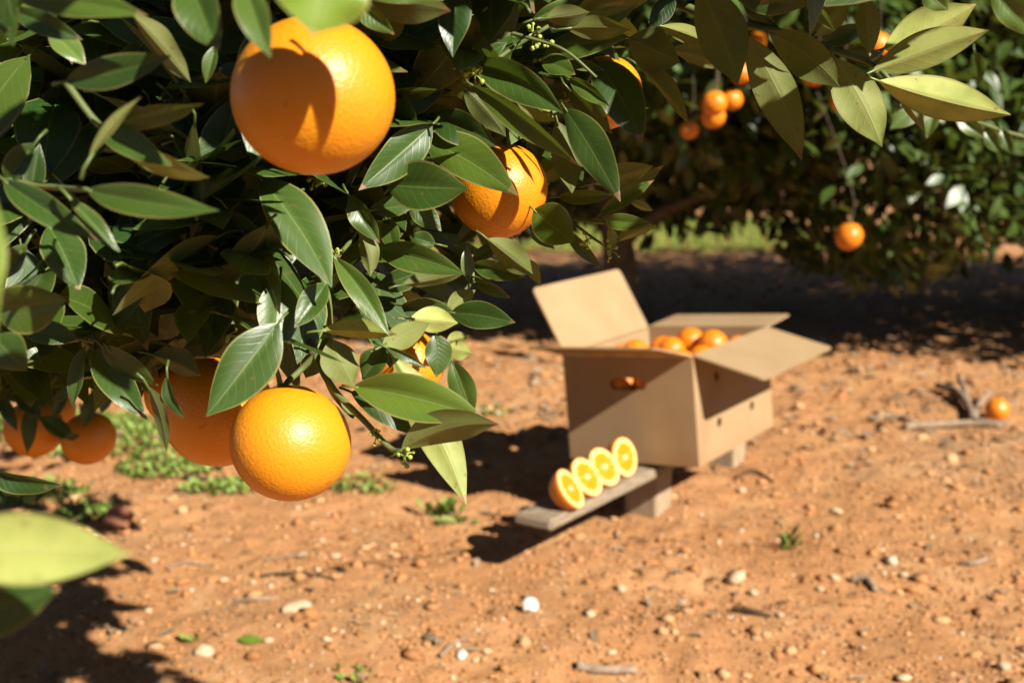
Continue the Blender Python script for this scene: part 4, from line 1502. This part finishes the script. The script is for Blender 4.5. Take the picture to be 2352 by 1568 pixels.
# ------------------------------------------------------------------ orange halves on the plank
def half_meshes():
    seg, ring = 48, 16
    V, F = [], []
    for i in range(ring + 1):
        th = PI / 2 + PI / 2 * i / ring
        for j in range(seg):
            f = 2 * PI * j / seg
            V.append((math.sin(th) * math.cos(f), math.sin(th) * math.sin(f), math.cos(th)))
    for i in range(ring):
        for j in range(seg):
            F.append((i * seg + j, (i + 1) * seg + j, (i + 1) * seg + (j + 1) % seg, i * seg + (j + 1) % seg))
    o = len(V)                                     # peel rim turned inwards
    for j in range(seg):
        f = 2 * PI * j / seg
        V.append((.965 * math.cos(f), .965 * math.sin(f), .004))
    for j in range(seg):
        F.append((j, (j + 1) % seg, o + (j + 1) % seg, o + j))
    peel = mesh('peel', [tuple(.04 * c for c in v) for v in V], F)
    V, F = [], []
    for r_, z in ((.966, .004), (.90, .010), (.0, -.008)):
        for j in range(seg):
            f = 2 * PI * j / seg
            V.append((r_ * math.cos(f) * .04, r_ * math.sin(f) * .04, z * .04))
    for i in range(2):
        for j in range(seg):
            F.append((i * seg + j, i * seg + (j + 1) % seg, (i + 1) * seg + (j + 1) % seg, (i + 1) * seg + j))
    pith = mesh('pith', V, F)
    V, F = [], []                                  # one juicy wedge
    da = 2 * PI / 10
    pr = []
    for (r_, fa) in ((.13, -.33), (.42, -.47), (.68, -.478), (.755, -.40), (.775, 0), (.755, .40), (.68, .478), (.42, .47), (.13, .33)):
        pr.append((r_ * math.cos(fa * da), r_ * math.sin(fa * da)))
    n = len(pr)
    cxm = sum(q[0] for q in pr) / n
    for z, s in ((.005, 1.0), (.022, .94)):
        for q in pr:
            V.append(((cxm + (q[0] - cxm) * s) * .04, q[1] * s * .04, z * .04))
    V.append((cxm * .04, 0, .028 * .04))
    for j in range(n):
        F.append((j, (j + 1) % n, n + (j + 1) % n, n + j))
        F.append((n + j, n + (j + 1) % n, 2 * n))
    wedge = mesh('segment', V, F)
    V = [(0, 0, .036 * .04)]
    F = []
    for j in range(12):
        r_ = .13 + .02 * math.sin(j * 2.3)
        V.append((r_ * .04 * math.cos(PI * j / 6), r_ * .04 * math.sin(PI * j / 6), .014 * .04))
        F.append((0, 1 + j, 1 + (j + 1) % 12))
    core = mesh('core', V, F)
    return peel, pith, wedge, core


PEEL, PITHM, WEDGE, COREM = half_meshes()
HL = ['nearest orange half on the plank, tipped back beside the plank end', 'second orange half from the near end of the plank',
      'third orange half from the near end of the plank', 'farthest orange half on the plank, standing against the box']
for k, (x, y, nx_, ny_, nz_) in enumerate(((1311, 1121, .76, .50, .40), (1349, 1094, .66, .50, .56), (1389, 1071, .62, .45, .63), (1436, 1049, .74, .20, .64))):
    dia = .097
    p = onz(x, y, PT + dia * .49)
    h = empty('orange_half', p)
    n = RGT * nx_ + UPV * ny_ - FWD * nz_
    h.rotation_mode = 'QUATERNION'
    h.rotation_quaternion = n.to_track_quat('Z', 'Y')
    s = dia / .08
    h.scale = (s, s, s)
    tag(h, HL[k], 'orange half', 'orange halves lined up on the plank')
    link('peel', PEEL, M_ORANGE2, h, True)
    link('pith', PITHM, M_PITH, h, True)
    for j in range(10):
        w_ = link('segment', WEDGE, M_FLESH, h, False)
        w_.rotation_euler = (0, 0, 2 * PI * j / 10 + .2 * k)
    link('core', COREM, M_CORE, h, True)

# ------------------------------------------------------------------ far trees
def simple_leaf(seed):
    V, F, U = leaf_geo(Vector((0, -.5, 0)), Vector((0, .5, 0)), Vector((0, 0, 1)), .46, .05, 0, .4, .06, seed, 4, 1, 0)
    return np.array([tuple(v) for v in V]), np.array(F), np.array(U)


SL = [simple_leaf(50 + k) for k in range(4)]
SLM = []
for k, (v_, f_, u_) in enumerate(SL):
    for br in (.8, 1.0, 1.2):
        me = np_mesh('far_leaf_%d_%d' % (k, int(br * 10)), v_, f_, {'luv': u_, 'tint': np.repeat(np.array([[.12, br, 0]]), len(v_), 0)})
        me.materials.append(M_LEAF)
        me.polygons.foreach_set('use_smooth', [True] * len(me.polygons))
        SLM.append(me)


def far_tree(c, rad, n, label, seed, trunk_r=.09, zcut=None, parts=0, avoid=None, size=(.075, .115), sup=2.0, inner=.45):
    r = np.random.default_rng(seed)
    root = empty('orange_tree', (c[0], c[1], 0))
    tag(root, label, 'tree', 'orange trees of the rows behind')
    O = np.array([c[0], c[1], 0])
    pts = []
    lobes = []
    for k in range(26):
        d_ = r.normal(0, 1, 3); d_ /= np.linalg.norm(d_)
        lobes.append((np.array(c) + d_ * np.array(rad) * .72, r.uniform(.28, .5)))
    while len(pts) < n:
        m = 4000
        d_ = r.normal(0, 1, (m, 3)); d_ /= (np.abs(d_) ** sup).sum(1)[:, None] ** (1 / sup)
        rr = (inner + (1 - inner) * r.random((m, 1)) ** .5)
        p = np.array(c) + d_ * rr * np.array(rad)
        bumps = vnoise(p[:, 0] + p[:, 2] * .7, p[:, 1] + p[:, 2], 1.7, seed) + .5
        keep = (rr[:, 0] < .72 + .42 * bumps) & (p[:, 2] > .28)
        if zcut is not None:
            keep &= p[:, 2] > zcut(p[:, 0], p[:, 1])
        if avoid is not None:
            keep &= ~avoid(p)
        pts += list(p[keep])
    pts = np.array(pts[:n])
    # orientation
    az = r.uniform(0, 2 * PI, n); el = r.normal(-.5, .45, n)
    outw = (pts - np.array(c)); outw /= np.linalg.norm(outw, axis=1)[:, None]
    a = np.stack([np.cos(az) * np.cos(el), np.sin(az) * np.cos(el), np.sin(el)], -1) + outw * .5
    a /= np.linalg.norm(a, axis=1)[:, None]
    nn = np.stack([r.normal(0, .5, n), r.normal(0, .5, n), np.ones(n)], -1) + outw * .8
    nn -= a * (nn * a).sum(1)[:, None]; nn /= np.linalg.norm(nn, axis=1)[:, None]
    s = np.cross(a, nn)
    sz = r.uniform(size[0], size[1], n)
    # the ones that show largest become leaves of their own
    q = pts - np.array([0, 0, CAMZ])
    dep = q[:, 1] * CP - q[:, 2] * SP
    px = CX + FPX * q[:, 0] / dep; py = CY - FPX * (q[:, 1] * SP + q[:, 2] * CP) / dep
    vis = (dep > .5) & (px > 1350) & (px < 2380) & (py > -20) & (py < 700)
    order = np.argsort(np.where(vis, dep, 1e6))
    pid = set(int(i) for i in order[:parts] if vis[i])
    rest = np.array([i for i in range(n) if i not in pid])
    Vs, Fs, Us, Ts = [], [], [], []
    off = 0
    for k in range(4):
        ids = rest[rest % 4 == k]
        v_, f_, u_ = SL[k]
        W_ = (v_[None, :, 0:1] * s[ids][:, None] + v_[None, :, 1:2] * a[ids][:, None] + v_[None, :, 2:3] * nn[ids][:, None]) * sz[ids][:, None, None] + (pts[ids] - O)[:, None]
        m = len(ids)
        Vs.append(W_.reshape(-1, 3)); Fs.append((f_[None] + (np.arange(m) * len(v_))[:, None, None]).reshape(-1, 4) + off)
        uu = np.repeat(u_[None], m, 0); uu[..., 2] = r.random((m, 1)); Us.append(uu.reshape(-1, 3))
        tt = np.stack([np.clip(r.normal(.12, .12, m), 0, 1), r.uniform(.75, 1.15, m), np.zeros(m)], -1)
        Ts.append(np.repeat(tt[:, None], len(v_), 1).reshape(-1, 3))
        off += m * len(v_)
    me = np_mesh('crown', np.concatenate(Vs), np.concatenate(Fs), {'luv': np.concatenate(Us), 'tint': np.concatenate(Ts)})
    cr = link('crown', me, M_LEAF, root, True)
    tag(cr, kind='stuff')
    for i in pid:
        o = bpy.data.objects.new('leaf', SLM[i % len(SLM)])
        C.objects.link(o)
        o.parent = root
        mm = Matrix([(*[float(x) for x in (s[i][j] * sz[i], a[i][j] * sz[i], nn[i][j] * sz[i])], float(pts[i][j] - O[j])) for j in range(3)] + [(0, 0, 0, 1)])
        o.matrix_basis = mm
    tube_part('trunk', [Vector((0, 0, -.05)), Vector((.03, .02, .3)), Vector((-.02, .03, .7)), Vector((.02, 0, 1.3)), Vector((.05, 0, c[2] + rad[2] * .5))], (trunk_r, trunk_r * .35), M_BARK, root, n=10)
    for k in range(7):
        an = k * .9 + r.uniform(-.2, .2)
        z0 = .45 + .1 * k
        tube_part('branch', [Vector((0, 0, z0)), Vector((math.cos(an) * .4, math.sin(an) * .4, z0 + .25)), Vector((math.cos(an) * rad[0] * .7, math.sin(an) * rad[1] * .7, z0 + .6 + .12 * k))],
                  (trunk_r * .45, .01), M_BARK, root, n=7)
    return root


def zcutA(x, y):
    return np.clip(1.45 - .55 * (y - 4.15), .50, 1.45) - .60 * np.clip((x - 1.30) / .4, 0, 1) + .22 * vnoise(x, y, 1.9, 77) + .16 * vnoise(x, y, 5.5, 79)


def zcutB(x, y):
    return np.clip(1.40 - .55 * (y - 4.15), .36, 1.40) - .75 * np.clip((x - 1.7) / .4, 0, 1) + .30 * vnoise(x, y, 1.9, 78) + .16 * vnoise(x, y, 5.5, 79)


treeA = far_tree((.5, 5.72, 1.62), (2.6, 1.55, 1.42), 52000, 'dark dense orange tree behind the cardboard box', 21, .1, zcutA, 200, sup=4.0, inner=.25, size=(.08, .125))
treeB = far_tree((4.25, 5.95, 1.62), (2.5, 1.8, 1.42), 36000, 'orange tree with low leafy skirt at the right edge behind the soil', 22, .1, zcutB, 200, sup=4.0, inner=.25, size=(.08, .125))
far_tree((-2.9, 7.2, 1.7), (2.4, 2.3, 1.6), 9000, 'orange tree of the next row hidden behind the foreground leaves', 23, .1, lambda x, y: .6 + .1 * vnoise(x, y, 2.2, 5), 0)
for k, x in enumerate((-6.0, -1.2, 3.4, 8.0)):
    far_tree((x, 16.5 + .4 * (k % 2), 1.8), (2.7, 2.2, 1.7), 5000, ['orange tree at the left end of the third row', 'second orange tree from the left in the third row',
             'third orange tree from the left in the third row', 'orange tree at the right end of the third row'][k], 30 + k, .11, None, 0, None, (.12, .18))
for k, (x, y) in enumerate(((-3.2, -4.2), (1.6, -4.8), (6.2, -4.4), (8.6, 4.6))):  # trees out of view, added to hold back the sky's fill light
    far_tree((x, y, 1.7), (2.4, 2.2, 1.6), 5000, ['orange tree behind the camera to the left', 'orange tree straight behind the camera',
             'orange tree behind the camera to the right', 'orange tree far to the right in the second row'][k], 40 + k, .11, None, 0, None, (.12, .18))

FAR = 'oranges hanging on the trees behind'
FO = [(1641, 238, 60, 3.95, 'upper of two stacked sunlit oranges on the dark tree'), (1638, 268, 56, 4.05, 'lower of two stacked oranges on the dark tree'),
      (1681, 229, 50, 4.15, 'orange just right of the two stacked oranges'), (1584, 298, 44, 4.3, 'dim orange below left of the stacked oranges'),
      (1702, 168, 52, 4.1, 'orange partly hidden above the stacked oranges by a hanging leaf'), (1872, 172, 54, 4.1, 'orange half hidden behind an olive leaf at upper right'),
      (1938, 230, 58, 4.0, 'orange peeking left of the pointed yellow green leaf'), (2016, 104, 60, 3.95, 'orange behind the pale lit leaves at upper right'),
      (1950, 543, 65, 4.2, 'lone orange hanging low under the dark tree'), (1738, 96, 46, 4.4, 'shaded orange near the top behind olive leaves')]
for k, (x, y, s, d, lab) in enumerate(FO):
    p = at(x, y, d)
    orange(p, s * d / FPX, lab, FAR, (10, 8, 40 * k), True, True, k)
    # the hanging shoot that carries it
    O = Vector((.5, 5.72, 0))
    top = p + Vector((.10 * math.sin(k * 2.1), .55, .62 + .05 * (k % 3)))
    pts = [p + Vector((0, 0, .03)), p + Vector((.02, .06, .16)), p.lerp(top, .6) + Vector((0, 0, .08)), top]
    tube_part('twig', pts, (.0014, .003), M_BARK, treeA, O, 6, 4)
    for j in range(26 if k == 8 else 12):
        q = p.lerp(top, .10 + .9 * rs.random()) + Vector((rs.gauss(0, .05), rs.gauss(0, .04), rs.gauss(.05, .05)))
        if (q - p).length < .07: continue
        lf = rand_leaf(q, rs, rs.uniform(.08, .11))
        V, F, U = leaf_geo(lf[0], lf[1], lf[2], lf[3], .03, 0, .4, .06, j + 10 * k, 6, 2, .0)
        add_leaf_obj('leaf', V, F, U, (.1, .9, 0), treeA, O)

# grass strip beyond the dark tree and leaf litter under it
r = np.random.default_rng(40)
n = 26000
gxx = r.uniform(-3, 3.1, n); gyy = r.uniform(9.9, 13.8, n)
keep = vnoise(gxx, gyy, .9, 8) > -.22
gxx, gyy = gxx[keep], gyy[keep]; n = len(gxx)
h = r.uniform(.03, .09, n); an = r.uniform(0, 6.28, n); ln_ = r.uniform(.2, .9, n) * h
b0 = np.stack([gxx, gyy, ground_h(gxx, gyy) - .005], -1)
sd = np.stack([np.cos(an + 1.57), np.sin(an + 1.57), np.zeros(n)], -1) * .005
tp = b0 + np.stack([np.cos(an) * ln_, np.sin(an) * ln_, h], -1)
V = np.stack([b0 - sd, b0 + sd, tp], 1).reshape(-1, 3)
me = np_mesh('grass', V, np.arange(3 * n).reshape(-1, 3))
o = link('grass', me, M_GRASS)
tag(o, 'bright green strip of grass beyond the dark tree', 'grass', kind='stuff')

M_LITTER = noise_mat('dead_leaf', (.1152, .0648, .0324), (.3024, .2160, .1296), 3, .8, 0)
n = 1800
r = np.random.default_rng(41)
dd_ = r.uniform(3.6, 9.5, n); lx = dd_ * r.uniform(-.5, .5, n)
Vs, Fs = [], []
v_, f_, u_ = SL[0]
an = r.uniform(0, 6.28, n)
a = np.stack([np.cos(an), np.sin(an), r.normal(0, .25, n)], -1); a /= np.linalg.norm(a, axis=1)[:, None]
nn = np.stack([r.normal(0, .4, n), r.normal(0, .4, n), np.ones(n)], -1); nn -= a * (nn * a).sum(1)[:, None]; nn /= np.linalg.norm(nn, axis=1)[:, None]
s = np.cross(a, nn)
sz = r.uniform(.03, .075, n)
W_ = (v_[None, :, 0:1] * s[:, None] + v_[None, :, 1:2] * a[:, None] + v_[None, :, 2:3] * nn[:, None] * 2.2) * sz[:, None, None] + np.stack([lx, dd_, ground_h(lx, dd_) + .010], -1)[:, None]
me = np_mesh('leaf_litter', W_.reshape(-1, 3), (f_[None] + (np.arange(n) * len(v_))[:, None, None]).reshape(-1, 4))
o = link('leaf_litter', me, M_LITTER, None, True)
tag(o, 'dry brown fallen leaves scattered under the trees', 'leaf litter', kind='stuff')
n = 1500
r = np.random.default_rng(43)
dd_ = 1.5 * (6.5 / 1.5) ** r.random(n); lx = dd_ * r.uniform(-.5, .5, n)
an = r.uniform(0, 6.28, n)
a = np.stack([np.cos(an), np.sin(an), r.normal(0, .18, n)], -1); a /= np.linalg.norm(a, axis=1)[:, None]
nn = np.stack([r.normal(0, .4, n), r.normal(0, .4, n), np.ones(n)], -1); nn -= a * (nn * a).sum(1)[:, None]; nn /= np.linalg.norm(nn, axis=1)[:, None]
s = np.cross(a, nn)
sz = r.uniform(.010, .045, n)
nar = r.choice([.22, .22, .35, 1.0], n)
W_ = (v_[None, :, 0:1] * (s * nar[:, None])[:, None] + v_[None, :, 1:2] * a[:, None] + v_[None, :, 2:3] * nn[:, None] * 1.6) * sz[:, None, None] + np.stack([lx, dd_, ground_h(lx, dd_) + .006], -1)[:, None]
me = np_mesh('straw', W_.reshape(-1, 3), (f_[None] + (np.arange(n) * len(v_))[:, None, None]).reshape(-1, 4))
o = link('straw', me, M_LITTER, None, True)
tag(o, 'fine dry straw and leaf crumbs strewn over the sunlit soil', 'straw', kind='stuff')
print('leaves', n_leaf, len(part_ids), 'shade', n_sh, 'boxed', kk)
